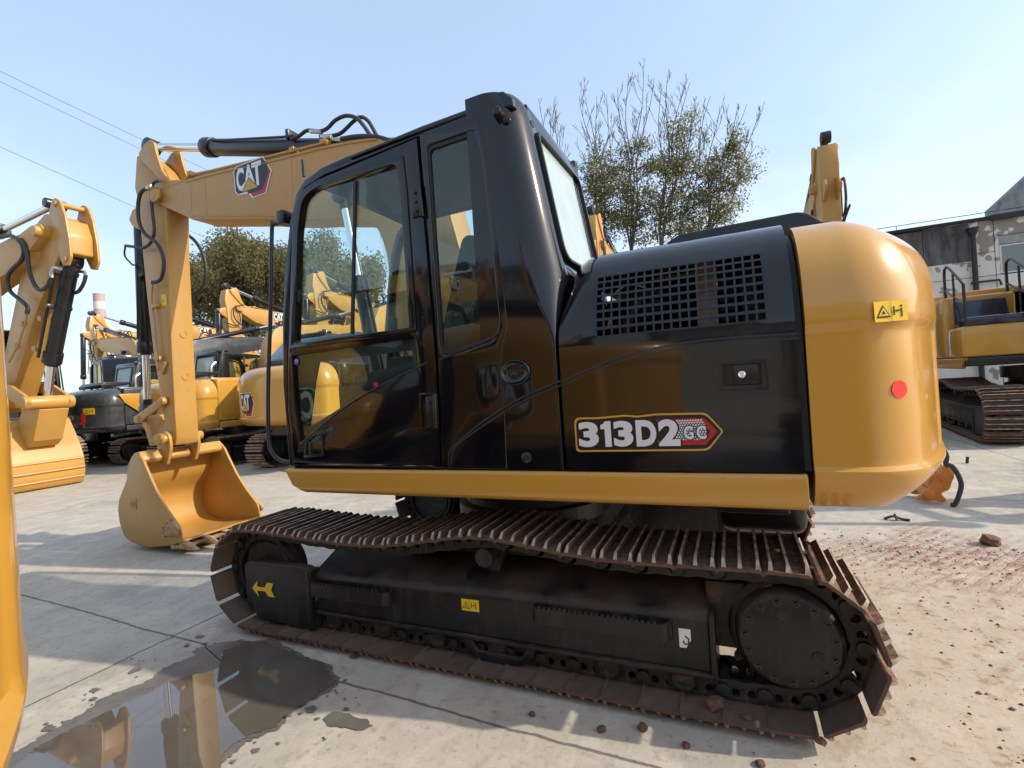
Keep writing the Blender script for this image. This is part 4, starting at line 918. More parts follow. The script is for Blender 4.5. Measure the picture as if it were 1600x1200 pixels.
# small labels on the track beam
FYN = TYN - .14
def label_at(name, u, v, wdt, hgt, Y, parent, mats=('warning_yellow', 'black_decal')):
    p = PY(u, v, Y - .002); mb = MB(); mb.merge(warning_mb(wdt, hgt), frame(p, (1, 0, .01), (0, 0, 1))); return part(name, mb, list(mats), parent, None)
FR = [o for o in bpy.data.objects if o.name == 'track_frame'][0]
label_at('warning_label', 722, 953, .105, .062, FYN, FR)
for (u, v, wd_, h_) in ((487, 946, .045, .10), (1062, 1011, .05, .085)):
    p = PY(u, v, FYN - .002); mb = MB(); Mx = frame(p, (1, 0, 0), (0, 0, 1)); mb.merge(flat2d([(0, 0), (wd_ * .55, 0), (wd_, h_ * .45), (wd_, h_), (0, h_)], 0, .001), Mx, 0)
    hk = MB(); hk.tube([Vector((wd_ * .5, h_ * .62, .0015)), Vector((wd_ * .8, h_ * .5, .0015)), Vector((wd_ * .75, h_ * .25, .0015)), Vector((wd_ * .45, h_ * .22, .0015)), Vector((wd_ * .35, h_ * .38, .0015))], .003, 6, smooth=4); mb.merge(hk, Mx, 1)
    part('hook_label', mb, ['white_decal', 'black_decal'], FR, None)

# ---------- boom, stick, bucket (centre plane Y=3.60)
BY = 3.60; bn = 3.45; bf = 3.75
def reg(px, Y=bn): return S(Y, px)
bt = [(246, 287), (262, 281), (290, 280), (320, 271), (370, 259), (430, 246), (500, 228), (545, 219), (590, 213)]
bb = [(610, 500), (606, 410), (600, 375), (585, 352), (552, 342), (500, 342), (450, 344), (400, 342), (330, 343), (300, 343), (283, 335), (250, 320)]
bo = reg(bt) + [(-2.28, 3.55), (-2.02, 3.15), (-1.85, 2.4), (-1.80, 1.55), (-1.95, 1.30), (-2.25, 1.40)] + reg(bb) + reg([(238, 313), (234, 303), (238, 292)])
mb = MB(); mb.prism(bo, bn, bf, .012, 2, ang=28); BOOM = part('boom', mb, 'yellow_worn', EX)
# weld beads / flange lines on the boom side
mb = MB(); mb.tube([PY(u, v + 5, bn - .001) for u, v in bt[2:]], .006, 6); mb.tube([PY(u, v - 5, bn - .001) for u, v in bb[5:10]], .006, 6)
for u in (297, 320, 455): mb.tube([PY(u, 278 if u < 400 else 248, bn), PY(u + 3, 340, bn)], .003, 6)
part('weld_seam', mb, 'yellow_worn', BOOM)
p = PY(370, 312, bn - .003); q = PY(430, 312, bn - .003); logo_at('maker_decal', (p.x, bn - .004, PY(370, 318, bn).z), (1, 0, .03), (0, 0, 1), (q.x - p.x) * .98, BOOM, .1, sy=.80)
# boss of the stick pivot
pv = PY(244, 305, bn); mb = MB(); mb.lathe((pv.x, bn - .06, pv.z), (0, 1, 0), [(0, .03), (0, .07), (.01, .075), (.06, .085), (.36, .085), (.41, .075), (.42, .07), (.42, .03)], 32)
mb.prism(rnd(S(bn - .05, [(228, 302), (236, 294), (247, 296), (249, 308), (243, 315), (230, 316)]), .02), bn - .055, bn - .04, .004); part('pivot_pin', mb, 'yellow_worn', BOOM)
# hydraulic pipes along the top of the boom
mb = MB()
for dy, dv in ((.0, 0), (.06, 3)):
    mb.tube([PY(u, v + dv, bn + .01 + dy) for u, v in ((250, 298 - dv * 3), (262, 291), (285, 285), (298, 274), (330, 267), (400, 250), (460, 235), (510, 223))], .014, 8, smooth=3)
for u, v in ((300, 272), (460, 235), (508, 222)): p = PY(u, v, bn + .03); mb.box(p.x - .03, p.x + .03, p.y - .04, p.y + .06, p.z - .03, p.z + .02, .006)
part('boom_pipe', mb, 'yellow_worn', BOOM)
# stick cylinder on top of the boom
def ram(a, b, r, rr_, split, Y, mats=('black_satin', 'chrome'), parent=EX, name='stick_cylinder'):
    """barrel from a towards b (fraction split), rod on to b"""
    A = Vector((a[0], Y, a[1])); B = Vector((b[0], Y, b[1])); d = B - A; C_ = A + d * split; dn = d.normalized()
    mb = MB(); mb.cyl(A, C_, r, 28, bev=.006); mb.cyl(C_ - dn * .10, C_ + dn * .03, r * 1.18, 28, bev=.01); mb.cyl(C_ + dn * .02, C_ + dn * .05, r * .8, 24); mb.cyl(A - Vector((0, r * .9, 0)), A + Vector((0, r * .9, 0)), r * .95, 20, bev=.005); mb.cyl(A, A + dn * .06, r * 1.1, 28, bev=.01)
    o = part(name, mb, mats[0], parent); mb = MB(); mb.cyl(C_, B - dn * rr_ * 1.2, rr_, 24); part('piston_rod', mb, mats[1], o)
    mb = MB(); mb.cyl(B - Vector((0, .065, 0)), B + Vector((0, .065, 0)), rr_ * 2.0, 24, bev=.008); mb.cyl(B - dn * rr_ * 3.2, B - dn * .02, rr_ * 1.25, 20); part('rod_eye', mb, mats[0], o); return o
CYY = 3.60
pA = PY(640, 228, CYY); pB = PY(237, 230, CYY); fr_s = (PY(325, 229, CYY) - pA).length / (pB - pA).length
A2 = (pA.x + .0, pA.z - .02); SC = ram(A2, (pB.x, pB.z), .084, .044, fr_s, CYY)
mb = MB(); mb.tube([PY(330, 218, CYY - .08), PY(345, 219, CYY - .09), PY(440, 214, CYY - .09), PY(460, 212, CYY - .08)], .012, 8); p = PY(452, 213, CYY - .06); mb.box(p.x - .02, p.x + .02, p.y - .03, p.y + .1, p.z - .03, p.z + .06, .004); part('cylinder_pipe', mb, 'black_satin', SC)
# hoses over the boom head by the cab roof
mb = MB(); Yh = bn + .05
mb.tube([PY(u, v, Yh) for u, v in ((455, 218), (468, 212), (480, 204), (500, 205), (512, 200), (524, 188), (540, 181), (556, 184), (567, 195), (578, 210), (586, 218))], .017, 10, smooth=5)
mb.tube([PY(u, v, Yh + .06) for u, v in ((500, 213), (520, 212), (534, 207), (552, 190), (564, 183), (576, 190), (588, 211))], .017, 10, smooth=5)
mb.tube([PY(u, v, bn + .01) for u, v in ((533, 217), (560, 213), (590, 214), (615, 222))], .019, 10, smooth=5); part('hydraulic_hose', mb, 'hose_rubber', BOOM, 60)
mb = MB()
for u, v, du in ((494, 205, 9), (510, 213, 8), (527, 218, 8)): mb.cyl(PY(u - du, v, Yh), PY(u + du, v + 1, Yh), .02, 8, bev=.003)
part('hose_fitting', mb, 'bright_steel', BOOM)
# stick
sn, sf = 3.475, 3.725
stk = S(sn, [(224, 222), (212, 244), (210, 292), (216, 322), (222, 390), (228, 454), (240, 555), (249, 610), (256, 655), (258, 684), (264, 696), (274, 696), (276, 684), (273, 640), (268, 540), (264, 459), (261, 395), (260, 330), (268, 276), (256, 258), (246, 236), (240, 223)])
body_ = S(sn, [(213, 244), (210, 292), (216, 322), (222, 390), (228, 454), (240, 555), (249, 610), (256, 655), (258, 684), (264, 696), (274, 696), (276, 684), (273, 640), (268, 540), (264, 459), (261, 395), (260, 330), (262, 292), (240, 258), (222, 240)])
mb = MB(); mb.prism(body_, sn, sf, .014, 2, ang=28); STK = part('stick', mb, 'yellow_worn', EX)
lug = S(sn - .03, [(226, 224), (233, 218), (240, 222), (244, 240), (252, 265), (264, 283), (262, 296), (240, 270), (222, 252), (216, 240)])
for ya in (sn - .03, sf + .0): mb = MB(); mb.prism(rnd(lug, .012, 2), ya, ya + .032, .005); part('stick_lug', mb, 'yellow_worn', STK)
# boss circles and weld scallop on the rear face of the stick
def stick_face(u, v):  # point on the +X face
    return PY(u, v, 3.60)
for zz in (2.30, 1.83):
    xx = max(p[0] for p in body_ if abs(p[1] - zz) < .5); 
    fx = [a[0] + (b[0] - a[0]) * (zz - a[1]) / (b[1] - a[1]) for a, b in zip(body_[10:17], body_[11:18]) if min(a[1], b[1]) <= zz <= max(a[1], b[1])][0]
    mb = MB(); mb.lathe((fx - .004, 3.61, zz), (1, 0, 0), [(0, .042), (.010, .040), (.011, .034), (.006, .030), (.006, .0001)], 24); part('pin_boss', mb, 'yellow_worn', STK)
w3 = S(sn, [(271, 640)])[0]; mb = MB(); mb.tube([(w3[0] + .004, 3.48, w3[1] - .06), (w3[0] + .005, 3.50, w3[1] + .0), (w3[0] + .006, 3.55, w3[1] + .06), (w3[0] + .006, 3.60, w3[1] + .08), (w3[0] + .006, 3.65, w3[1] + .06), (w3[0] + .005, 3.70, w3[1]), (w3[0] + .004, 3.72, w3[1] - .06)], .006, 6, smooth=4); part('weld_seam', mb, 'yellow_worn', STK)
p = PY(253, 479, sn - .002); mb = MB(); mb.merge(warning_mb(.09, .13), frame((p.x, sn - .003, p.z), (1, 0, 0), (0, 0, 1))); part('warning_label', mb, ['warning_yellow', 'black_decal'], STK, None)
p = PY(252, 500, sn - .002)
# hard pipes down the stick
mb = MB()
mb.tube([PY(u, v, sn - .03) for u, v in ((239, 441), (237, 470), (241, 500), (246, 560), (247, 580))], .011, 8, smooth=3)
for u, v in ((243, 478), (247, 560)): p = PY(u, v, sn - .03); mb.box(p.x - .05, p.x + .05, p.y - .02, p.y + .035, p.z - .02, p.z + .02, .004)
p = PY(256, 575, sn - .012); mb.prism([(p.x - .05, p.z - .06), (p.x - .02, p.z - .07), (p.x + .06, p.z + .05), (p.x + .03, p.z + .07)], sn - .03, sn + .01, .004); part('stick_pipe', mb, 'yellow_worn', STK)
# hoses
mb = MB()
mb.tube([PY(u, v, sn - .09) for u, v in ((233, 293), (221, 300), (216, 318), (217, 345), (226, 365), (243, 378), (253, 395), (256, 415), (252, 435), (243, 441), (238, 441))], .019, 10, smooth=5)
mb.tube([PY(u, v, sn - .07) for u, v in ((250, 282), (240, 286), (236, 300), (238, 330), (241, 360), (236, 378), (225, 387), (214, 386), (196, 384))], .016, 10, smooth=5)
mb.tube([PY(u, v, 3.8) for u, v in ((292, 366), (306, 378), (318, 400), (322, 425), (318, 445), (305, 458), (290, 460))], .018, 10, smooth=5)
part('hydraulic_hose', mb, 'hose_rubber', STK, 60)
mb = MB(); mb.tube([PY(u, v, sn - .0) for u, v in ((196, 384), (195, 400), (207, 414), (214, 424), (215, 530))], .010, 8, smooth=3); p = PY(215, 430, sn); mb.box(p.x - .04, p.x + .1, sn, sn + .05, p.z - .02, p.z + .02, .004); part('cylinder_pipe', mb, 'black_satin', STK)
mb = MB(); mb.cyl(PY(230, 294, sn - .09), PY(238, 291, sn - .09), .024, 8, bev=.003); mb.cyl(PY(236, 441, sn - .08), PY(243, 441, sn - .08), .02, 8, bev=.003); part('hose_fitting', mb, 'bright_steel', STK)
# bucket cylinder in front of the stick
c0 = PY(222, 345, BY); c1 = PY(231, 640, BY); fs = (PY(228, 548, BY) - c0).length / (c1 - c0).length
ram((c0.x - .02, c0.z), (c1.x, c1.z), .074, .038, fs, BY, ('black_satin', 'chrome'), EX, 'bucket_cylinder')
mb = MB(); p = Vector((c0.x, BY, c0.z)); q = S(sn, [(216, 330)])[0]
for ya in (BY - .10, BY + .07): mb.prism([(p.x - .07, p.z), (p.x, p.z + .09), (q[0] + .12, q[1] + .12), (q[0] + .14, q[1] - .30), (p.x - .02, p.z - .08)], ya, ya + .03, .004)
part('cylinder_bracket', mb, 'yellow_worn', STK)
# links
l0 = PY(255, 627, sn - .03); l1 = PY(217, 655, sn - .03)
for ya in (sn - .05, sf + .02):
    mb = MB(); d = Vector((l1.x - l0.x, 0, l1.z - l0.z)); nrm = Vector((-d.z, 0, d.x)).normalized() * .045
    a = Vector((l0.x, 0, l0.z)); b = Vector((l1.x, 0, l1.z)); dn = d.normalized() * .045
    mb.prism(rnd([(p.x, p.z) for p in (a + nrm - dn, b + nrm + dn, b - nrm + dn, a - nrm - dn)], .04, 5), ya, ya + .03, .004); mb.cyl((l0.x, ya - .012, l0.z), (l0.x, ya + .042, l0.z), .045, 20, bev=.005); mb.cyl((l1.x, ya - .012, l1.z), (l1.x, ya + .042, l1.z), .045, 20, bev=.005); part('idler_link', mb, 'yellow_worn', EX)
bkp = PY(240, 706, BY - .1); mb = MB(); a = Vector((l1.x, 0, l1.z - .0)); b = Vector((bkp.x - .02, 0, bkp.z + .08)); d = (b - a); nrm = Vector((-d.z, 0, d.x)).normalized() * .05
mb.prism([(p.x, p.z) for p in (a + nrm, b + nrm, b - nrm, a - nrm)], BY - .10, BY + .10, .01); mb.cyl((l1.x, sn - .05, l1.z), (l1.x, sf + .05, l1.z), .035, 20); part('bucket_link', mb, 'yellow_worn', EX)
pp = PY(257, 686, sn - .06); mb = MB(); mb.cyl((pp.x, sn - .10, pp.z), (pp.x, sf + .10, pp.z), .05, 24, bev=.006); mb.cyl((pp.x, sn - .14, pp.z), (pp.x, sn - .09, pp.z), .065, 24, bev=.008); part('bucket_pin', mb, 'yellow_worn', EX)
# bucket
kn, kf = 3.19, 4.13
side_ = S(kn, [(200, 726), (206, 712), (215, 709), (223, 720), (232, 741), (244, 768), (259, 795), (279, 824), (283, 848), (262, 853), (232, 855), (206, 848), (194, 838), (187, 818), (184, 798), (186, 780), (197, 752)])
sx0 = min(p[0] for p in side_)
for ya in (kn, kf - .028):
    mb = MB(); mb.prism(rnd(side_, .02, 2), ya, ya + .028, .005)
    if ya == kn: BKT = part('bucket', mb, 'yellow_worn', EX)
    else: part('bucket_side', mb, 'yellow_worn', BKT)
# curved shell from lip round the back to the top rail
shell = [side_[8], side_[9], side_[10], side_[11], side_[12], side_[13], side_[14], side_[15], side_[16], side_[0], side_[1]]
sh3 = catmull([Vector((x, 0, z)) for x, z in shell], 4); c_ = Vector((sum(p.x for p in sh3) / len(sh3) + .15, 0, sum(p.z for p in sh3) / len(sh3)))
inn = [p + (c_ - p).normalized() * .035 for p in sh3]
mb = MB(); mb.grid([[Vector((p.x, kn + .01, p.z)), Vector((p.x, kf - .01, p.z))] for p in sh3]); mb.grid([[Vector((p.x, kn + .01, p.z)), Vector((p.x, kf - .01, p.z))] for p in inn]); mb.add([Vector((sh3[0].x, kn, sh3[0].z)), Vector((sh3[0].x, kf, sh3[0].z)), Vector((inn[0].x, kf, inn[0].z)), Vector((inn[0].x, kn, inn[0].z))], [(0, 1, 2, 3)])
part('bucket_shell', mb, 'yellow_worn', BKT, 50)
t0 = side_[2]; mb = MB(); mb.prism([(t0[0] - .11, t0[1] - .10), (t0[0] - .10, t0[1] + .0), (t0[0] + .0, t0[1] + .02), (t0[0] + .055, t0[1] - .07), (t0[0] + .03, t0[1] - .11)], kn + .01, kf - .01, .012); part('top_rail', mb, 'yellow_worn', BKT)
mb = MB(); e0 = side_[8]; mb.prism([(e0[0] - .16, e0[1] - .075), (e0[0] + .05, e0[1] - .055), (e0[0] + .06, e0[1] - .035), (e0[0] - .16, e0[1] - .03)], kn - .01, kf + .01, .005); part('cutting_edge', mb, 'bucket_dirt', BKT)
for i in range(5):
    yy = kn + .04 + i * (kf - kn - .08) / 4; mb = MB(); x0_, z0_ = e0[0] + .02, e0[1] - .045
    v = [(x0_ - .06, yy - .035, z0_ - .03), (x0_ - .06, yy + .035, z0_ - .03), (x0_ - .06, yy + .035, z0_ + .045), (x0_ - .06, yy - .035, z0_ + .045), (x0_ + .05, yy - .03, z0_ - .028), (x0_ + .05, yy + .03, z0_ - .028), (x0_ + .05, yy + .03, z0_ + .03), (x0_ + .05, yy - .03, z0_ + .03), (x0_ + .16, yy - .028, z0_ - .03), (x0_ + .16, yy + .028, z0_ - .03), (x0_ + .16, yy + .028, z0_ - .022), (x0_ + .16, yy - .028, z0_ - .022)]
    mb.solid(v, [(0, 1, 2, 3), (8, 11, 10, 9), (0, 4, 5, 1), (4, 8, 9, 5), (3, 2, 6, 7), (7, 6, 10, 11), (0, 3, 7, 4), (4, 7, 11, 8), (1, 5, 6, 2), (5, 9, 10, 6)], .006, 2); part('tooth', mb, 'bucket_dirt', BKT)
for ya in (kn - .024, kf - .006):
    mb = MB(); sc_ = S(kn, [(256, 822), (262, 815), (270, 812), (284, 829), (283, 836), (272, 838), (258, 836)]); mb.prism(rnd(sc_, .015, 2), ya, ya + .03, .005)
    for q in (sc_[0], sc_[6], sc_[1]): mb.cyl((q[0] + .02, ya - .012, q[1]), (q[0] + .02, ya + .04, q[1]), .016, 8, bev=.003)
    part('side_cutter', mb, 'bucket_dirt', BKT)
p = PY(204, 787, kn - .002); mb = MB(); mb.merge(flat2d([(0, 0), (.10, 0), (.10, .12), (0, .12)], 0, .003), frame(p - Vector((0, 0, .06)), (1, 0, 0), (0, 0, 1))); mb.merge(fit(text2d('CAT', .03, .003), .01, .09, .035, .085, 0, .006), frame(p - Vector((0, 0, .06)), (1, 0, 0), (0, 0, 1))); part('cast_badge', mb, 'yellow_worn', BKT, None)
for yy in (3.42, 3.73):
    mb = MB(); pz = pp.z; px_ = pp.x; mb.prism(rnd([(t0[0] - .10, t0[1] - .06), (px_ - .09, pz + .03), (px_ - .02, pz + .09), (px_ + .07, pz + .04), (px_ + .08, pz - .1), (t0[0] + .09, t0[1] - .16), (t0[0] + .03, t0[1] - .16)], [.01, .05, .05, .05, .05, .02, .01], 4), yy, yy + .035, .006); part('bucket_ear', mb, 'yellow_worn', BKT)
# boom lift cylinders (either side of the boom foot)
for yy in (3.36, 3.84): ram((-2.62, 1.22), (-2.95, 3.20), .06, .035, .62, yy, ('black_satin', 'chrome'), EX, 'boom_cylinder')

# ================================================================== OTHER MACHINES (copies with their own parts)
GRP = 'excavators parked in the yard'
MMC = {}
def remat(me, mp):
    key = (me.name, tuple(sorted(mp.items())))
    if key not in MMC:
        m2 = me.copy()
        for i, m_ in enumerate(m2.materials):
            if m_ and m_.name in mp: m2.materials[i] = MAT[mp[m_.name]]
        MMC[key] = m2
    return MMC[key]
SKIP0 = {'track_shoe', 'track_link', 'model_decal', 'round_red_sticker', 'number_sticker', 'sticker_number', 'hook_label', 'panel_crease', 'bolt', 'weld_seam', 'hose_fitting'}
STICKG = {'stick', 'bucket_cylinder', 'idler_link', 'bucket_link', 'bucket_pin', 'bucket'}
PVL = Vector((pv.x, BY, pv.z)) - XC; A2L = Vector((A2[0], BY, A2[1])) - XC; PBL = Vector((pB.x, BY, pB.z)) - XC
BOOMG = {'boom', 'stick_cylinder', 'boom_cylinder'} | STICKG
def clone(loc, rz, s, label, skip=(), mats=None, shoes=False, tilt=0, only=None, group=GRP, name='excavator', swing=0):
    r = empty(name, loc, label, 'excavator', group, rz, s); mats = mats or {}
    R1 = None
    if tilt:
        R1 = Matrix.Translation(PVL) @ Matrix.Rotation(radians(tilt), 4, 'Y') @ Matrix.Translation(-PVL)
        n_ = (R1 @ PBL) - A2L; o_ = PBL - A2L; ang = atan2(n_.z, n_.x) - atan2(o_.z, o_.x)
        R2 = Matrix.Translation(A2L) @ Matrix.Rotation(-ang, 4, 'Y') @ Matrix.Translation(-A2L)
    def cp(ch, par, top, pname):
        b = ch.name.split('.')[0]
        if b in skip or (b in SKIP0 and not (shoes and b in ('track_shoe', 'track_link'))): return
        if only and top and b not in only: return
        c = ch.copy(); COL.objects.link(c); c.parent = par
        mp = dict(mats.get('*', {})); mp.update(mats.get(b, {}))
        if pname == 'cab' or b == 'cab': mp = dict(mats.get('cab', {}))
        if mp: c.data = remat(c.data, mp)
        if top and R1 is not None:
            if b in STICKG: c.matrix_basis = R1 @ c.matrix_basis
            elif b == 'stick_cylinder': c.matrix_basis = R2 @ c.matrix_basis
        for k in KIDS.get(ch.name, ()): cp(k, c, False, b)
    for ch in KIDS[EX.name]: cp(ch, r, True, '')
    if not shoes and (not only or 'track_frame' in only):
        for yy in (TYN, TYF):
            o = bpy.data.objects.new('track_belt', BELT); COL.objects.link(o); o.parent = r; o.matrix_local = Matrix.Translation(Vector((0, yy, 0)) - XC)
    return r
KIDS = {}
for o in bpy.data.objects:
    if o.parent: KIDS.setdefault(o.parent.name, []).append(o)
def bent(mb, Rr, z0, a0=0.0):
    """wrap a flat drawing (x right, y up, z out) round a vertical cylinder of radius Rr about the machine's pivot"""
    o = MB(); o.v = [Vector(((Rr + p.z) * cos(p.x / Rr + a0), (Rr + p.z) * sin(p.x / Rr + a0), z0 + p.y)) for p in mb.v]; o.f = mb.f; o.mi = mb.mi; return o
def logo_scaled(w_, h_, x0=0):
    o = MB(); o.merge(LOGO, Matrix.Translation((x0 - w_ / 2, 0, 0)) @ Matrix.Diagonal((w_, h_ / .86, .5, 1))); return o
def subdivide(mb): return mb
RL = mesh_from(bent(finer(logo_scaled(.62, .47, -.62), .04), R + .004, 1.13), 'rear_decal', LOGO_M, smooth=None)
def rear_logo(r, me=RL):
    o = bpy.data.objects.new('rear_decal', me); COL.objects.link(o); o.parent = r; return o
ALLY = {'engine_door': {'black_gloss': 'yellow_paint'}, 'hood_top': {'black_gloss': 'yellow_paint'}, 'grille': {'black_satin': 'yellow_paint'}}
W90 = pi / 2
# the machine whose counterweight stands at the left edge, and its neighbour behind the camera
n1 = clone((-1.966, -1.75, 0), radians(78), 1, 'yellow counterweight of the machine cut off by the left edge, nearest the camera'); rear_logo(n1, mesh_from(bent(finer(logo_scaled(.60, .47, .26), .04), R + .004, 1.13), 'rear_decal', LOGO_M, smooth=None))
n2 = clone((1.95, -3.7, 0), W90, 1, 'yellow excavator behind the photographer, seen mirrored in the black engine door'); rear_logo(n2)
n4 = clone((-5.15, -1.9, 0), W90, 1, 'yellow excavator behind the photographer, seen mirrored in the cab door'); rear_logo(n4)
# left: the big machine facing this one, only its boom end, stick and bucket in the frame
n3 = clone((-17.2, 5.45, 0), pi, 1.30, 'tall yellow arm at the left with its smooth bucket back turned this way', skip=STICKG | {'stick_cylinder'})
def wpart(name, mb, mats, root, par=None, smooth=32):
    Mi = (Matrix.Translation(root.location) @ Matrix.Rotation(root.rotation_euler.z, 4, 'Z') @ Matrix.Diagonal((*root.scale, 1))).inverted()
    mb.v = [Mi @ v for v in mb.v]; o = part(name, mb, mats, None, smooth); o.parent = par or root; return o
Y1, Y2, YM = 5.20, 5.62, 5.40
mb = MB(); mb.prism(rnd(S(Y1, [(70, 334), (88, 336), (96, 365), (94, 392), (75, 440), (56, 488), (30, 575), (12, 640), (-8, 645), (-8, 610), (6, 560), (32, 432), (40, 385), (55, 352)]), .05, 3), Y1, Y2, .02); ST3 = wpart('stick', mb, 'yellow_worn', n3)
lg = [(76, 334), (79, 318), (82, 311), (87, 309), (93, 314), (101, 337), (107, 370), (110, 401), (106, 415), (98, 414), (90, 396), (86, 360)]
for ya in (5.16, 5.60): mb = MB(); mb.prism(rnd(S(5.16, lg), .03, 3), ya, ya + .045, .008); wpart('stick_lug', mb, 'yellow_worn', n3, ST3)
mb = MB(); mb.prism(rnd(S(5.16, [(86, 345), (95, 340), (102, 365), (104, 395), (92, 398)]), .04), 5.2, 5.6, .01); wpart('lug_web', mb, 'yellow_worn', n3, ST3)
c = PY(87, 318, 5.16); mb = MB(); mb.cyl((c.x, 5.14, c.z), (c.x, 5.66, c.z), .05, 20); wpart('lug_pin', mb, 'yellow_worn', n3, ST3)
for u, v in ((102, 405), (86, 318)): c = PY(u, v, 5.155); mb = MB(); mb.cyl((c.x, 5.13, c.z), (c.x, 5.17, c.z), .055, 20, bev=.008); wpart('pin_boss', mb, 'yellow_worn', n3, ST3)
pvt = PY(48, 395, 5.16); mb = MB(); mb.lathe((pvt.x, 5.05, pvt.z), (0, 1, 0), [(0, .05), (0, .16), (.02, .19), (.12, .24), (.15, .26)], 32); wpart('pivot_pin', mb, 'yellow_worn', n3, ST3)
for (a, b_) in (((75, 440), (62, 473)),): pass
def ram3(name, a, b, d, r, rr_):
    A, B, D_ = PY(*a, YM), PY(*b, YM), PY(*d, YM); mb = MB(); n_ = (B - A).normalized(); mb.cyl(A, B, r, 28, bev=.01); mb.cyl(B - n_ * .22, B + n_ * .02, r * 1.18, 28, bev=.02); mb.cyl(B, B + n_ * .06, r * .85, 24); mb.cyl(A - Vector((0, .14, 0)), A + Vector((0, .14, 0)), r * 1.1, 24, bev=.01)
    for k in (.12, .45): c_ = A.lerp(B, k); mb.cyl(c_ - n_ * .025, c_ + n_ * .025, r * 1.12, 24); mb.box(c_.x - .04, c_.x + .04, c_.y - r - .12, c_.y - r, c_.z - .04, c_.z + .04, .008)
    if b[0] > 20: mb.tube([A.lerp(B, .1) + Vector((-.06, -r - .07, 0)), A.lerp(B, .95) + Vector((-.06, -r - .07, 0))], .028, 8)
    o = wpart(name, mb, 'black_satin', n3); mb = MB(); mb.cyl(B, D_, rr_, 24); wpart('piston_rod', mb, 'chrome', n3, o); mb = MB(); mb.cyl(D_ - Vector((0, .17, 0)), D_ + Vector((0, .17, 0)), rr_ * 1.5, 24, bev=.01); wpart('rod_eye', mb, 'black_satin', n3, o)
ram3('bucket_cylinder', (112, 408), (81, 566), (73, 628), .135, .075); ram3('stick_cylinder', (-300, 505), (4, 360), (86, 320), .125, .062)
for ya in (5.02, 5.68): mb = MB(); mb.prism(rnd(S(5.02, [(6, 600), (16, 603), (36, 617), (45, 628), (42, 640), (32, 638), (4, 618), (-20, 612), (-20, 600)]), .03, 3), ya, ya + .06, .01); wpart('idler_link', mb, 'yellow_worn', n3)
c = PY(38, 630, 5.02); mb = MB(); mb.cyl((c.x, 4.98, c.z), (c.x, 5.80, c.z), .13, 24, bev=.02); wpart('link_pin', mb, 'yellow_worn', n3)
mb = MB(); mb.prism(rnd(S(5.15, [(34, 640), (62, 640), (52, 690), (44, 700), (18, 700)]), .02), 5.15, 5.62, .02); wpart('bucket_link', mb, 'yellow_worn', n3)
pf = S(6.05, [(108, 652), (117, 672), (126, 693), (132, 713), (134, 738), (131, 753), (121, 760)]); x0_, z0_ = pf[0]; pf[-1] = (pf[-1][0], .03)
outp = [(x0_ - .35, z0_ + .02)] + pf + [(pf[-1][0] - .7, .02), (pf[-1][0] - 1.15, .12)]
inp = [(x - .07 if i > 1 else x, z - .06 if z > 1 else z + .06) for i, (x, z) in enumerate(outp)]
YA, YB = 4.50, 6.05
mb = MB(); n_ = len(outp); cc_ = outp + inp[::-1]; mb.prism(rnd(outp, .06, 3) + inp[::-1], YA + .04, YB - .04, 0); BK3 = wpart('bucket', mb, 'yellow_worn', n3)
for ya in (YA, YB - .045): mb = MB(); mb.prism(rnd(outp + [(outp[0][0] - .25, outp[0][1] - .5)], .05, 3), ya, ya + .045, .012); wpart('bucket_side', mb, 'yellow_worn', n3, BK3)
for (u, v) in ((133, 742), (134, 728), (132, 714)):
    c = PY(u, v, YB); mb = MB(); mb.tube([(c.x + .0, YA + .02, c.z), (c.x + .0, YB - .02, c.z)], .022, 8); wpart('wear_strip', mb, 'yellow_worn', n3, BK3)
for yy in (5.06, 5.68):
    mb = MB(); mb.prism(rnd([(x0_ - .75, z0_ + .30), (x0_ - .55, z0_ + .42), (x0_ - .38, z0_ + .30), (x0_ - .18, z0_ - .02), (x0_ - .10, z0_ - .30), (x0_ - .3, z0_ - .02), (x0_ - .7, z0_ - .02)], .05, 3), yy, yy + .06, .01); wpart('bucket_ear', mb, 'yellow_worn', n3, BK3)
mb = MB(); mb.cyl((x0_ - .56, 4.98, z0_ + .27), (x0_ - .56, 5.82, z0_ + .27), .10, 24, bev=.015); wpart('bucket_pin', mb, 'yellow_worn', n3, BK3)
mb = MB()
for hs, r_ in (([(-10, 372), (9, 369), (20, 369), (32, 379), (37, 393), (33, 407), (17, 423), (12, 436), (16, 455), (32, 469), (43, 480), (42, 490)], .036), ([(33, 374), (41, 388), (46, 424), (54, 445), (63, 453), (74, 447), (81, 432)], .036), ([(134, 430), (131, 442), (123, 455), (115, 458)], .034)):
    mb.tube([PY(u, v, 5.02 if u < 100 else 5.5) for u, v in hs], r_, 10, smooth=4)
wpart('hydraulic_hose', mb, 'hose_rubber', n3, ST3, 60)
mb = MB(); mb.tube([PY(u, v, 5.02) for u, v in ((81, 434), (81, 424), (86, 418), (94, 420))], .034, 10, smooth=3); wpart('hose_fitting', mb, 'bright_steel', n3, ST3); mb = MB(); mb.tube([PY(u, v, 5.5) for u, v in ((122, 424), (132, 425), (134, 431))], .03, 10); wpart('hose_fitting', mb, 'bright_steel', n3, ST3); mb = MB(); mb.tube([PY(u, v, 5.12) for u, v in ((42, 490), (40, 503), (28, 540), (14, 566))], .02, 8); wpart('stick_pipe', mb, 'yellow_worn', n3, ST3)
for u, v in ((36, 506), (26, 540), (64, 498), (55, 545)):
    c = PY(u, v, 5.18); mb = MB(); mb.box(c.x - .05, c.x + .05, 5.14, 5.20, c.z - .05, c.z + .05, .012); wpart('pipe_clamp', mb, 'yellow_worn', n3, ST3)
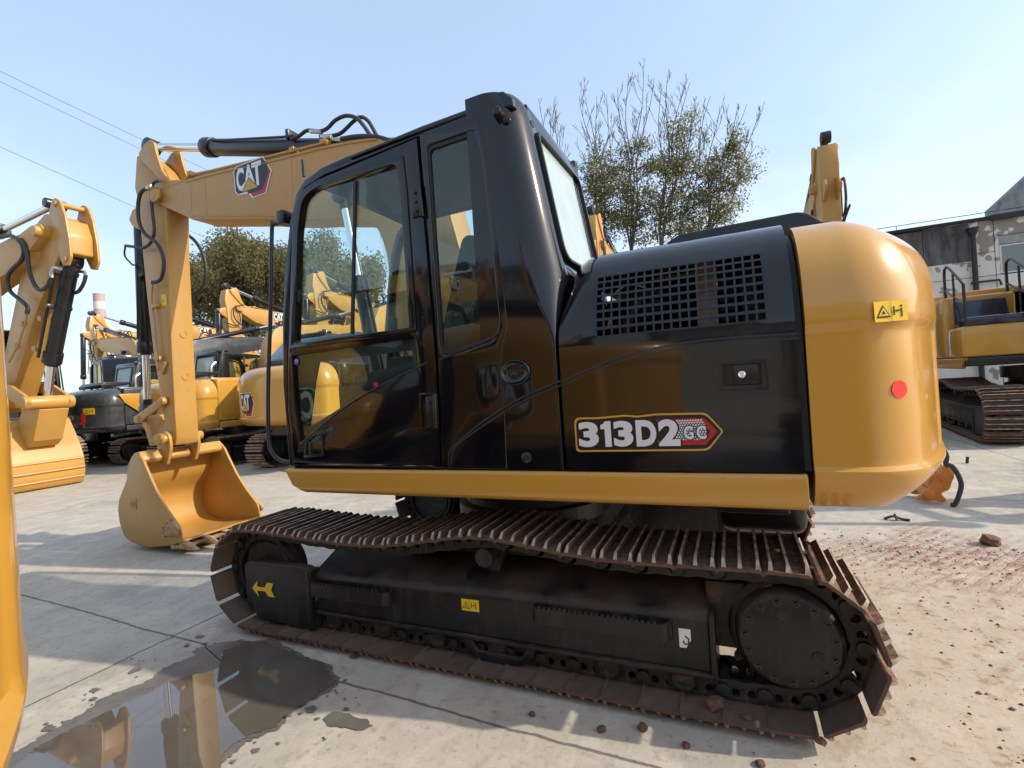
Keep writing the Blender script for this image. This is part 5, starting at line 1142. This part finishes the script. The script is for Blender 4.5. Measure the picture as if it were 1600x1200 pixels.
# row with their tails this way
ra = clone((-16.3, 9.75, 0), -W90, 1.0, 'dark grey excavator with red J mark and yellow side patch, behind the bucket', mats={'*': {'yellow_paint': 'dark_grey_paint', 'yellow_worn': 'dark_grey_paint', 'black_gloss': 'dark_grey_paint', 'navy_paint': 'dark_grey_paint'}, 'cab': {'black_gloss': 'dark_grey_paint'}}, skip={'maker_decal'})
rb = clone((-12.25, 9.55, 0), -W90, 1.0, 'all yellow excavator behind the arm, with faded lettering on its engine side', mats=ALLY); rear_logo(rb)
rc_ = clone((-8.60, 9.6, 0), -W90, 1.05, 'yellow excavator with a raised navy engine cover just left of the black cab', mats={'raised_hood_cover': {'black_satin': 'navy_paint'}}); rear_logo(rc_)
mb = MB(); mb.prism(rnd([(.0, 2.0), (.0, 2.75), (.9, 2.75), (1.45, 2.25), (1.45, 2.05)], .05), -1.0, 1.1, .02); o = part('raised_cover', mb, 'navy_paint', None); o.parent = rc_
tm = MB(); tm.merge(fit(text2d('VOLVO', .02, .002), -.50, .18, .20, .33, 0, .003)); o = part('maker_lettering', bent(finer(tm, .05), R + .004, 1.12), 'white_decal', None, None); o.parent = ra
tm = MB(); tm.merge(fit(text2d('J', .06, .002),   .38, .60, .06, .36, 0, .003)); o = part('red_mark', bent(finer(tm, .05), R + .004, 1.12), 'bright_red', None, None); o.parent = ra
wl = MB(); wl.merge(warning_mb(.34, .17), Matrix.Translation((.55, -.02, 0))); o = part('warning_label', bent(finer(wl, .05), R + .004, 1.46, .0), ['warning_yellow', 'black_decal'], None, None); o.parent = ra
mb = MB(); mb.prism([(.35, 1.94), (1.80, 1.94), (1.66, 1.7), (.9, 1.10), (.35, 1.10)], 1.228, 1.262, .004); mb2_ = mb; o = part('side_patch', mb, 'yellow_paint', None); o.parent = ra
# faded lettering along the engine side of the all-yellow one
tm = MB(); tm.merge(fit(text2d('2607 - 0760', .01, .001), 0, 1.3, 0, .13, 0, 0), frame((1.55, 1.232, 1.22), (-1, 0, 0), (0, 0, 1))); o = part('faded_lettering', tm, 'gold_decal', None, None); o.parent = rb
for r_, xx in ((ra, 1.0), (rb, 1.35)):
    mb = MB(); mb.tube([(xx, .6, 2.0), (xx, .6, 2.35), (xx - .03, .6, 2.45), (xx - .12, .6, 2.52)], .06, 12, smooth=3); o = part('exhaust_pipe', mb, 'bright_steel', None); o.parent = r_
# second row, facing this way with their sticks up
TILT = {}
for i, (x, y, s, lab, lg) in enumerate([
    (-31.3, 22.5, 1.54, 'distant yellow excavator stick rising beside the striped chimney', 0),
    (-20.7, 22.6, 1.54, 'yellow excavator stick in front of the leafy tree, left of the black cab', 0),
    (-15.3, 22.4, 1.52, 'yellow excavator stick seen through the glass of the cab door', 0),
    (-3.6, 22.9, 1.56, 'yellow stick tip rising behind the rear window of the black cab', 0),
    (2.25, 18.0, 1.36, 'yellow stick standing straight up behind the counterweight', 1)]):
    clone((x, y, 0), W90, s, lab, skip={'bucket_cylinder', 'stick_pipe'} if lg else set(), mats=ALLY if i % 2 else {}, tilt=0)
clone((-26.2, 22.4, 0), W90, 1.5, 'distant yellow excavator stick between the big left arm and the nearest arm', mats=ALLY)
clone((-10.3, 22.3, 0), W90, 1.5, 'yellow excavator stick seen low behind the seat through the cab glass', mats=ALLY)
clone((-23.5, 13.6, 0), radians(-8), 1.3, 'yellow excavator boom with a black patch crossing below the chimney', mats=ALLY, skip={'maker_decal'})
clone((-12.0, 17.3, 0), radians(6), 1.15, 'yellow boom with maker lettering low in the cab door glass', mats={})
# right: all-yellow machine with black hand rails
h_ = clone((5.53, 12.55, 0), radians(84), 1.33, 'yellow excavator with black hand rails by the peeling wall on the right', mats=ALLY, shoes=True, skip={'raised_hood_cover'})

# ---------- wheel loader with a big tyre
wlr = empty('wheel_loader', (-20.7, 11.6, 0), 'yellow wheeled machine with big ribbed tyre beneath the distant boom', 'wheel loader', None, radians(-60))
def wl_part(name, mb, m, par=None): o = part(name, mb, m, None); o.parent = par or wlr; return o
mb = MB(); mb.prism(rnd([(-2.2, .8), (-2.2, 1.6), (-1.8, 2.25), (-.9, 2.6), (.3, 2.6), (.8, 2.2), (1.9, 2.1), (2.2, 1.6), (2.2, .8)], .2, 4), -.7, .7, .06, 3); wl_part('body', mb, 'yellow_paint')
for yy in (-1.12, 1.12):
    for xx in (-1.4, 1.5):
        mb = MB(); mb.lathe((xx, yy - .26, .86), (0, 1, 0), [(0, .45), (0, .78), (.06, .86), (.46, .86), (.52, .78), (.52, .45)], 36)
        for k in range(24):
            a = 2 * pi * k / 24
            for sgn in (0, .26): mb.cyl((xx + cos(a) * .86, yy - .26 + sgn, .86 + sin(a) * .86), (xx + cos(a + .14) * .87, yy + sgn, .86 + sin(a + .14) * .87), .035, 4)
        t_ = wl_part('tyre', mb, 'rubber'); mb = MB(); mb.lathe((xx, yy - .27, .86), (0, 1, 0), [(0, .2), (.05, .45), (.5, .45), (.54, .2)], 24); wl_part('rim', mb, 'yellow_paint', t_)
    mb = MB(); rows_ = [[Vector((-1.4 + cos(a) * 1.05, y, .9 + sin(a) * 1.05)) for y in (yy - .35, yy + .35)] for a in [radians(10 + 160 * k / 14) for k in range(15)]]; mb.grid(rows_); wl_part('fender', mb, 'yellow_paint')
mb = MB(); mb.box(-.6, .9, -.65, .65, 2.2, 3.4, .08, seg=3); wl_part('cab', mb, 'black_satin')
mb = MB(); mb.tube([(-1.5, .5, 2.3), (-1.5, .5, 2.9), (-1.55, .5, 3.05), (-1.68, .5, 3.12)], .07, 12, smooth=3); wl_part('exhaust_pipe', mb, 'bright_steel')

# ================================================================== BUILDINGS
BYW = 25.0
bl = empty('industrial_building', (5.2, BYW, 0), 'two-storey whitewashed building with peeling paint and black weathered parapet at the right', 'building')
OFF[bl.name] = Vector((5.2, BYW, 0))
mb = MB(); mb.box(5.3, 44, BYW + .12, BYW + 12, 0, 6.5); part('wall_core', mb, 'dark_plaster', bl, None)
xs2 = [5.25, 7.3, PY(1555, 400, BYW).x, 12.6, 16.4, 20.2, 24.0, 27.8, 31.6, 35.4, 39.2, 43.0]
WX = (10.20, 12.45); WZ = (4.60, 5.75)
for i in range(len(xs2) - 1):
    xa, xb = xs2[i] + .012, xs2[i + 1] - .012
    for z0, z1, m_ in ((0, 1.5, 'peeling_plaster'), (1.52, 2.95, 'peeling_plaster'), (2.97, 4.45, 'peeling_plaster')):
        mb = MB(); mb.box(xa, xb, BYW - .0, BYW + .118, z0, z1, .008, seg=1); part('wall_panel', mb, m_, bl, None)
    if i < 2 and xb < 9.4: segs = [(4.47, 4.98, 'peeling_plaster'), (5.0, 6.55, 'dark_plaster')]
    elif i == 1: segs = [(4.47, 5.35, 'peeling_plaster'), (5.37, 6.60, 'peeling_plaster')]
    else: segs = [(5.95, 6.62, 'peeling_plaster')]
    if i == 1:
        for z0, z1, m_ in segs: mb = MB(); mb.box(xa, xb, BYW, BYW + .118, z0, z1, .008, seg=1); part('wall_panel', mb, m_, bl, None)
        mb = MB(); mb.box(xa, 8.75, BYW - .004, BYW + .0, 5.1, 6.58, 0); part('weathered_patch', mb, 'dark_plaster', bl, None)
    else:
        for z0, z1, m_ in segs: mb = MB(); mb.box(xa, xb, BYW, BYW + .118, z0, z1, .008, seg=1); part('wall_panel', mb, m_, bl, None)
    if i >= 2:   # window strip
        for a, b in ((xa, xa + .12), (xb - .12, xb)): mb = MB(); mb.box(a, b, BYW + .0, BYW + .118, 4.47, 5.93, .006, seg=1); part('wall_panel', mb, 'peeling_plaster', bl, None)
        mb = MB(); mb.box(xa + .13, xb - .13, BYW + .02, BYW + .11, 5.60, 5.93, .006, seg=1); part('lintel', mb, 'grey_concrete_wall', bl, None)
        x0, x1, z0, z1 = xa + .14, xb - .14, 4.50, 5.58
        mb = holed([(x0, z0), (x1, z0), (x1, z1), (x0, z1)], [[(x0 + (x1 - x0) * q / 2 + .05 + .0 * q, z0 + .05), (x0 + (x1 - x0) * (q + 1) / 2 - .05, z0 + .05), (x0 + (x1 - x0) * (q + 1) / 2 - .05, z1 - .05), (x0 + (x1 - x0) * q / 2 + .05, z1 - .05)] for q in range(2)], BYW + .03, BYW + .09, .004)
        W = part('window', mb, 'window_frame_white', bl)
        for q in range(2):
            mb = MB(); mb.box(x0 + (x1 - x0) * q / 2 + .04, x0 + (x1 - x0) * (q + 1) / 2 - .04, BYW + .055, BYW + .065, z0 + .04, z1 - .04)
            part('pane', mb, 'old_glass' if (q == 0 or i % 2) else 'interior', W, None)
mb = MB(); mb.box(5.2, 43.1, BYW - .10, BYW + .3, 6.60, 6.72, .01); part('parapet_cap', mb, 'roof_black', bl)
mb = MB(); mb.box(9.35, 43.1, BYW - .16, BYW - .102, 6.52, 6.74, .01); part('gutter', mb, 'pipe_black', bl)
mb = MB(); mb.tube([(5.25, BYW + .1, 6.7), (5.3, BYW + .1, 6.92), (43, BYW + .1, 6.88)], .014, 6)
for k in range(8): mb.tube([(6.5 + k * 4.8, BYW + .1, 6.7), (6.5 + k * 4.8, BYW + .1, 6.9)], .010, 6)
part('roof_rail', mb, 'pipe_black', bl)
dx = PY(1522, 400, BYW - .12).x
mb = MB(); mb.tube([(dx, BYW - .12, 6.1), (dx, BYW - .12, 0)], .085, 10); mb.cyl((dx, BYW - .12, 6.05), (dx, BYW - .12, 6.35), .10, 12, r2=.2); mb.box(dx - .12, dx + .12, BYW - .2, BYW - .01, 4.20, 4.28, .01); mb.tube([(dx, BYW - .12, 4.25), (dx + .7, BYW - .12, 4.25), (dx + .75, BYW - .12, 4.05)], .04, 8); part('downpipe', mb, 'pipe_black', bl)
mb = MB(); mb.tube([(5.3, BYW - .06, 2.62), (9, BYW - .07, 2.5), (13, BYW - .06, 2.58), (20, BYW - .06, 2.5), (30, BYW - .06, 2.6)], .02, 6, smooth=4); part('wall_cable', mb, 'pipe_black', bl)
gx0 = PY(1553, 325, 32).x; gz = PY(1600, 280, 32)
mb = MB(); mb.prism([(gx0, 6.0), (gx0, PY(1553, 322, 32).z), (gz.x + 3.4, gz.z + 3.2), (gz.x + 7.6, gz.z + 3.2), (gz.x + 14, 8), (gz.x + 14, 6)], 32, 33, .02); part('gable', mb, 'grey_concrete_wall', bl)
# building behind the camera: reflected in the dark paint and glass
b2 = empty('warehouse', (-8, -24, 0), 'long pale warehouse behind the photographer, seen mirrored in the cab glass', 'building'); OFF[b2.name] = Vector((-8, -24, 0))
for k in range(8):
    mb = MB(); mb.box(-40 + k * 9, -31.05 + k * 9, -24.3, -24, 0, 8.5, .01, seg=1); part('wall_panel', mb, 'peeling_plaster', b2, None)
    for q in (0, 1):
        mb = MB(); mb.box(-38.4 + k * 9 + q * 3.6, -36 + k * 9 + q * 3.6, -23.99, -23.95, 4.6, 6.2, .01, seg=1); part('window', mb, 'old_glass', b2, None)
mb = MB(); mb.box(-40.2, 32.2, -24.5, -23.8, 8.52, 8.9, .02); part('parapet_cap', mb, 'dark_plaster', b2)
# chimney
cp_ = PY(157, 500, 88); ch = empty('chimney', (cp_.x, 88, 0), 'tall red and white banded chimney far off on the left', 'chimney'); OFF[ch.name] = Vector((cp_.x, 88, 0))
ztop = PY(155, 459, 88).z; nb = 11; bh = (ztop - 0) / nb * .86
z_ = ztop; i = 0
while z_ > 0:
    z2 = max(0, z_ - (2.4 if i == 0 else 2.35)); r1_ = 1.45 + (ztop - z_) * .012; r2_ = 1.45 + (ztop - z2) * .012
    mb = MB(); mb.cyl((cp_.x, 88, z2 + .02), (cp_.x, 88, z_), r2_, 28, r2=r1_); part('painted_band', mb, 'chimney_red_hazed' if i % 2 == 0 else 'chimney_white_hazed', ch, 40); z_ = z2; i += 1

# ================================================================== TREES
def grow(mb, lf, rr, p, d, L_, r, lvl, maxl, leafy, zleaf, spread, lsz, dens, up=.25):
    n = 4; pts_ = [p]; q = p.copy(); dd = d.copy()
    for k in range(n):
        dd = (dd + Vector((rr.uniform(-1, 1), rr.uniform(-1, 1), rr.uniform(-.4, .8))) * .13 + Vector((0, 0, up * .12))).normalized(); q = q + dd * (L_ / n); pts_.append(q.copy())
    mb.tube(pts_, max(r, .016), 5 if lvl > 1 else 8, r1=max(r * (.62 if lvl < maxl else .35), .010))
    if leafy > 0 and lvl >= (1 if spread > .4 else 0):
        for pt in pts_[1:]:
            if lvl == 0 and pt.z < zleaf(pt) - 6: continue
            if pt.z < zleaf(pt) and rr.random() < leafy:
                for _ in range(dens):
                    c = pt + Vector((rr.gauss(0, 1), rr.gauss(0, 1), rr.gauss(0, .8))) * spread; s = lsz * rr.uniform(.6, 1.3)
                    a = Vector((rr.uniform(-1, 1), rr.uniform(-1, 1), rr.uniform(-1, 1))).normalized(); b = a.orthogonal().normalized() * s * .6; a = a * s
                    lf.add([c - a * .5, c + b * .5, c + a * .5, c - b * .5], [(0, 1, 2, 3)])
    if lvl >= maxl: return
    kids = 2 if rr.random() < .55 else 3
    for k in range(kids):
        t = rr.uniform(.45, 1) if k else 1.0; i_ = min(n, max(1, int(round(t * n)))); base = pts_[i_]
        ax = Vector((rr.uniform(-1, 1), rr.uniform(-1, 1), rr.uniform(-.1, .5))).normalized(); nd = (dd + ax * rr.uniform(.30, .62) + Vector((0, 0, .16))).normalized()
        grow(mb, lf, rr, base, nd, L_ * rr.uniform(.62, .85), r * .6, lvl + 1, maxl, leafy, zleaf, spread, lsz, dens, up)
    if lvl >= 1:
        for _ in range(1): 
            t = rr.randint(1, n); ax = Vector((rr.uniform(-1, 1), rr.uniform(-1, 1), .3)).normalized(); e = pts_[t] + (dd + ax).normalized() * L_ * .45; mb.tube([pts_[t], (pts_[t] + e) / 2 + Vector((rr.uniform(-.1, .1), rr.uniform(-.1, .1), .05)), e], max(r * .25, .014), 3, r1=.008)
def tree(label, x, y, H, seed, stems, maxl, leafy, zl, spread, lsz, dens, leafm, name='tree', lean=.25, trunk=.25, barkm='bark', first=.27):
    rr = random.Random(seed); t = empty(name, (x, y, 0), label, 'tree', 'trees beyond the yard'); OFF[t.name] = Vector((x, y, 0)); mb = MB(); lf = MB()
    th = H * .16; mb.tube([(x, y, -.1), (x + .05, y, th * .5), (x, y, th)], trunk, 10, r1=trunk * .85)
    for k in range(stems):
        a = 2 * pi * (k + rr.random() * .6) / stems; d = Vector((cos(a) * lean, sin(a) * lean, 1)).normalized()
        grow(mb, lf, rr, Vector((x, y, th * .95)), d, H * first * rr.uniform(.85, 1.1), trunk * .55, 0, maxl, leafy, zl, spread, lsz, dens, leafm)if False else grow(mb, lf, rr, Vector((x, y, th * .95)), d, H * first * rr.uniform(.85, 1.1), trunk * .55, 0, maxl, leafy, zl, spread, lsz, dens)
    part('trunk', mb, barkm, t, 50)
    if lf.v: part('crown', lf, leafm, t, None)
    return t
TY = 30
def zat(v, u=1050, Y=TY): return PY(u, v, Y).z
def upright(label, ub, tips, clus, seed, Yb):
    rr = random.Random(seed); P0 = PY(ub, 560, Yb); t = empty('tree', (P0.x, Yb, 0), label, 'tree', 'trees beyond the yard'); OFF[t.name] = Vector((P0.x, Yb, 0)); mb = MB(); lf = MB()
    fork = PY(ub, 400, Yb); mb.tube([(P0.x, Yb, -.1), (P0.x + .08, Yb, fork.z * .5), fork], .16, 9, r1=.11); stems = []
    def twig(p, d, L_, r, lvl):
        q1 = p + d * L_ * .5 + Vector((rr.uniform(-.1, .1), rr.uniform(-.1, .1), .05)) * L_; q2 = q1 + (d + Vector((rr.uniform(-.25, .25), rr.uniform(-.25, .25), .35))).normalized() * L_ * .5
        mb.tube([p, q1, q2], r, 4, r1=max(r * .45, .009))
        if lvl < 2:
            for k in range(rr.randint(2, 3)): b_ = p.lerp(q2, rr.uniform(.35, .95)); twig(b_, (d + Vector((rr.uniform(-.6, .6), rr.uniform(-.6, .6), .35))).normalized(), L_ * rr.uniform(.4, .6), max(r * .6, .011), lvl + 1)
    for (u, v) in tips:
        T = PY(u, v, Yb + rr.uniform(-1.3, 1.3)); pts_ = []; w1, w2 = rr.uniform(0, 6), rr.uniform(0, 6)
        for k in range(15):
            f = k / 14; e = f ** 1.25; q_ = Vector((fork.x + (T.x - fork.x) * e, fork.y + (T.y - fork.y) * e, fork.z + (T.z - fork.z) * f)); a_ = sin(pi * f) * .28
            pts_.append(q_ + Vector((a_ * sin(f * 7 + w1), a_ * sin(f * 6 + w2), 0)))
        mb.tube(pts_, .065, 6, r1=.012); stems.append(pts_)
        for k in range(4, 14):
            if rr.random() < .85:
                az = rr.uniform(0, 2 * pi); d = Vector((cos(az) * .6, sin(az) * .35, .95)).normalized(); f = k / 14; twig(pts_[k], d, rr.uniform(1.0, 2.0) * (1.15 - f * .6), .026 * (1.2 - f * .6), 0)
    for (u, v, r_) in clus:
        c = PY(u, v, Yb + rr.uniform(-.6, .6)); R_ = r_ * .037
        for k in range(max(6, int(r_ * .85))):
            sc_ = c + Vector((rr.gauss(0, .62), rr.gauss(0, .62), rr.gauss(0, .6))) * R_
            near = min((p_ for st in stems for p_ in st), key=lambda p_: (p_ - sc_).length + (1.5 if p_.z > sc_.z else 0)); mb.tube([near, near.lerp(sc_, .5) + Vector((0, 0, .12)), sc_], .022, 4, r1=.009)
            for _ in range(rr.randint(30, 60)):
                q_ = sc_ + Vector((rr.gauss(0, 1), rr.gauss(0, 1), rr.gauss(0, .8))) * .25; s_ = .15 * rr.uniform(.6, 1.35); a_ = Vector((rr.uniform(-1, 1), rr.uniform(-1, 1), rr.uniform(-1, 1))).normalized(); b_ = a_.orthogonal().normalized() * s_ * .6; a_ = a_ * s_
                lf.add([q_ - a_ * .5, q_ + b_ * .5, q_ + a_ * .5, q_ - b_ * .5], [(0, 1, 2, 3)])
    part('trunk', mb, 'twig', t, 50)
    if lf.v: part('crown', lf, 'leaf_green', t, None)
upright('half-bare tree whose leaves start beside the rear window of the black cab', 945, [(905, 150), (914, 147), (932, 150), (950, 162)], [(935, 262, 26), (922, 290, 24), (955, 300, 30), (930, 330, 26), (950, 345, 24)], 11, 30)
upright('tall half-bare tree just left of the middle of the cluster behind the hood', 987, [(965, 137), (982, 115), (1006, 102), (1022, 122)], [(965, 255, 22), (985, 290, 33), (1000, 235, 18), (1008, 320, 32), (972, 345, 28), (1018, 262, 14), (1000, 355, 28)], 12, 31)
upright('half-bare tree in the middle of the cluster, leaves reaching up highest', 1034, [(1045, 108), (1068, 135), (1078, 128), (1033, 140), (1092, 158)], [(1072, 203, 20), (1060, 235, 24), (1045, 262, 20), (1078, 264, 18), (1052, 302, 28), (1038, 345, 28), (1062, 350, 24)], 13, 30)
upright('thin tree leaning right between the two leafiest ones', 1062, [(1110, 150), (1098, 172)], [(1086, 322, 26), (1106, 300, 22), (1104, 268, 14), (1088, 352, 22)], 14, 32)
upright('rightmost tree of the cluster with bare twigs fanning out to the right', 1100, [(1125, 165), (1152, 168), (1167, 163), (1189, 172), (1182, 228)], [(1125, 250, 20), (1156, 240, 18), (1150, 216, 14), (1140, 290, 24), (1120, 335, 24), (1164, 272, 12), (1142, 325, 18)], 15, 30.5)
upright('bare tree whose twigs show over the cab roof corner', 866, [(843, 160), (858, 168), (868, 172), (878, 200)], [], 16, 31)
for i, (u, vt, Y, seed, lab, lm) in enumerate([
    (338, 345, 33, 41, 'leafy tree between the stick and the grab bar, green at the left', 'leaf_brown'),
    (392, 338, 35, 42, 'leafy tree with browning crown behind the grab bar', 'leaf_brown'),
    (450, 335, 34, 43, 'leafy tree partly hidden by the cab front pillar', 'leaf_brown'),
    (530, 350, 33, 44, 'grey-green tree seen through the front of the door window', 'leaf_green')]):
    p = PY(u, 560, Y); H = PY(u, vt, Y).z
    tree(lab, p.x, p.y, H, seed, 5, 4, .85, lambda pt: 99, .50, .24, 40, lm, lean=.24, trunk=.3, first=.25)
p = PY(590, 560, 31); tree('bare forked tree seen through the rear half of the door window', p.x, p.y, PY(590, 345, 31).z, 51, 3, 3, 0, lambda pt: 0, .5, .2, 0, 'leaf_green', lean=.35, trunk=.16)
p = PY(700, 560, 31); tree('bare tree hidden mostly by the seat side window', p.x, p.y, PY(700, 400, 31).z, 52, 3, 3, .4, lambda pt: 6, .5, .2, 12, 'leaf_green', lean=.35, trunk=.16)

# ================================================================== OVERHEAD CABLES
for (a, b, lab) in (((-60, 82, 26), (560, 372, 70), 'upper thin overhead cable of the close pair in the sky at top left'), ((-60, 98, 26), (560, 388, 70), 'lower cable of the close pair in the sky at top left'), ((-60, 202, 24), (560, 470, 64), 'lowest single overhead cable, passing behind the excavator arm')):
    A = PY(*a); B = PY(*b); mb = MB(); pts_ = []
    for k in range(41): t = k / 40; q = A.lerp(B, t); q.z -= 3.2 * t * (1 - t) * .5; pts_.append(q)
    mb.tube(pts_, .022, 5); o = part('overhead_cable', mb, 'pipe_black', None); tag(o, lab, 'cable', 'overhead cables')

# ================================================================== SMALL THINGS ON THE GROUND
Yq = 6.35; hq = S(Yq, [(1430, 784), (1440, 779), (1453, 768), (1462, 750), (1474, 734), (1486, 732), (1493, 744), (1484, 772), (1470, 776), (1481, 788), (1473, 792), (1461, 786), (1448, 790)])
zmin = min(z for x, z in hq); hq = [(x, z - zmin + .01) for x, z in hq]
cpl = empty('quick_coupler', (hq[0][0] + .3, Yq, 0), 'orange steel quick coupler lying on the concrete behind the counterweight', 'coupler'); OFF[cpl.name] = Vector((hq[0][0] + .3, Yq, 0))
for ya in (Yq, Yq + .30): mb = MB(); mb.prism(rnd(hq, .03, 3), ya, ya + .04, .008); part('side_plate', mb, 'orange_paint', cpl)
mb = MB(); q = hq[5]; mb.cyl((q[0] - .05, Yq - .03, q[1] - .11), (q[0] - .05, Yq + .37, q[1] - .11), .065, 20, bev=.008); q = hq[0]; mb.cyl((q[0] + .12, Yq - .02, q[1] + .05), (q[0] + .12, Yq + .36, q[1] + .05), .05, 20, bev=.006); mb.box(hq[2][0], hq[4][0], Yq + .03, Yq + .31, .10, .30, .02); part('cross_pin', mb, 'orange_paint', cpl)
mb = MB(); pts_ = [PY(u, v, Yq - .1) for u, v in ((1472, 700), (1479, 712), (1478, 726), (1487, 728), (1497, 742), (1502, 758), (1498, 775), (1492, 788), (1486, 792))]
for q in pts_: q.z = max(q.z, .02)
mb.tube(pts_, .022, 10, smooth=4); o = part('hydraulic_hose', mb, 'hose_rubber', None); tag(o, 'black hose arching down to the ground right of the orange coupler', 'hose')
def rock(seed, r, flat=.7):
    rr = random.Random(seed); bm = bmesh.new(); bmesh.ops.create_icosphere(bm, subdivisions=2, radius=r)
    for v in bm.verts: v.co *= rr.uniform(.78, 1.2); v.co.z *= flat
    mb = MB(); return mb.addbm(bm)
RK = [mesh_from(rock(k, 1.0), 'clod', 'earth', smooth=None) for k in range(6)]
def clod(u, v, rpx, lab, seed, z=0.0, m=None):
    p = PZ(u, v, z); dist = (p - EYE).dot(CF); r = rpx / FPX * dist; o = bpy.data.objects.new('clod', RK[seed % 6]); COL.objects.link(o)
    o.location = (p.x, p.y, z + r * .5); o.scale = (r, r * 1.1, r); o.rotation_euler.z = seed * 1.3; return tag(o, lab, 'clod', 'earth clods')
clod(1547, 851, 13, 'big brown earth clod alone on the concrete right of the counterweight', 1)
clod(940, 1143, 7, 'reddish pebble on the concrete below the lower track', 2); clod(1004, 1140, 8, 'reddish clod touching the lower edge of the track, next to the pebble', 3); clod(832, 1118, 5, 'small pale pebble left of the reddish ones under the track', 4)
clod(1072, 1167, 6, 'pebble near the bottom of the photo under the rear half of the track', 5); clod(1188, 1196, 7, 'clod cut by the bottom edge under the sprocket', 0)
clod(1118, 1107, 14, 'lump of earth lying on the lower track shoes near the sprocket', 2, .055); clod(1167, 1124, 7, 'small red clod on the track shoe right of the earth lump', 3, .055); clod(1283, 1162, 8, 'red clod on the last flat track shoe under the sprocket', 4, .055); clod(1214, 862, 4, 'crumb of earth on top of the upper track', 5, .74)
o = bpy.data.objects.new('x', None); bpy.data.objects.remove(o)
p = PZ(1511, 724); mb = MB(); mb.cyl((p.x, p.y, 0), (p.x + .01, p.y, .09), .018, 10, bev=.003); o = part('steel_peg', mb, 'rubber', None); tag(o, 'short dark peg standing on the ground by the hose', 'peg')
p = PZ(1400, 813); mb = MB(); mb.tube([(p.x - .09, p.y, .01), (p.x - .02, p.y + .01, .035), (p.x + .04, p.y, .015), (p.x + .10, p.y - .02, .012)], .012, 6, smooth=3); mb.tube([(p.x, p.y - .03, .01), (p.x, p.y + .03, .05)], .010, 6); o = part('metal_scrap', mb, 'rubber', None); tag(o, 'small dark twisted scrap on the ground beneath the counterweight edge', 'scrap')
# crumbs and grit: uncountable
rr = random.Random(99); mb = MB()
def grit(x, y, r):
    v = [Vector((x, y, r * .9)) + Vector((0, 0, 0))] + [Vector((x + cos(a) * r * rr.uniform(.6, 1.2), y + sin(a) * r * rr.uniform(.6, 1.2), rr.uniform(0, r * .35))) for a in [2 * pi * k / 5 for k in range(5)]]
    mb.add(v, [(0, i + 1, (i + 1) % 5 + 1) for i in range(5)])
for _ in range(3200):
    u_ = rr.random()
    if u_ < .45: x = rr.uniform(.6, 6); y = rr.gauss(4.75, .22)
    elif u_ < .85: x = rr.uniform(-.1, 3.6); y = rr.uniform(1.2, 5.2)
    else: x = rr.uniform(-5, 6); y = rr.uniform(1.0, 8)
    if -4.0 < x < .45 and 2.2 < y < 4.7: continue
    if x < -1.2 and y < 2.3: continue
    grit(x, y, rr.choice([.003, .004, .004, .005, .006, .008, .010,   .013 if rr.random() < .15 else .004]))
o = part('grit', mb, 'earth', None, None); tag(o, kind='stuff')
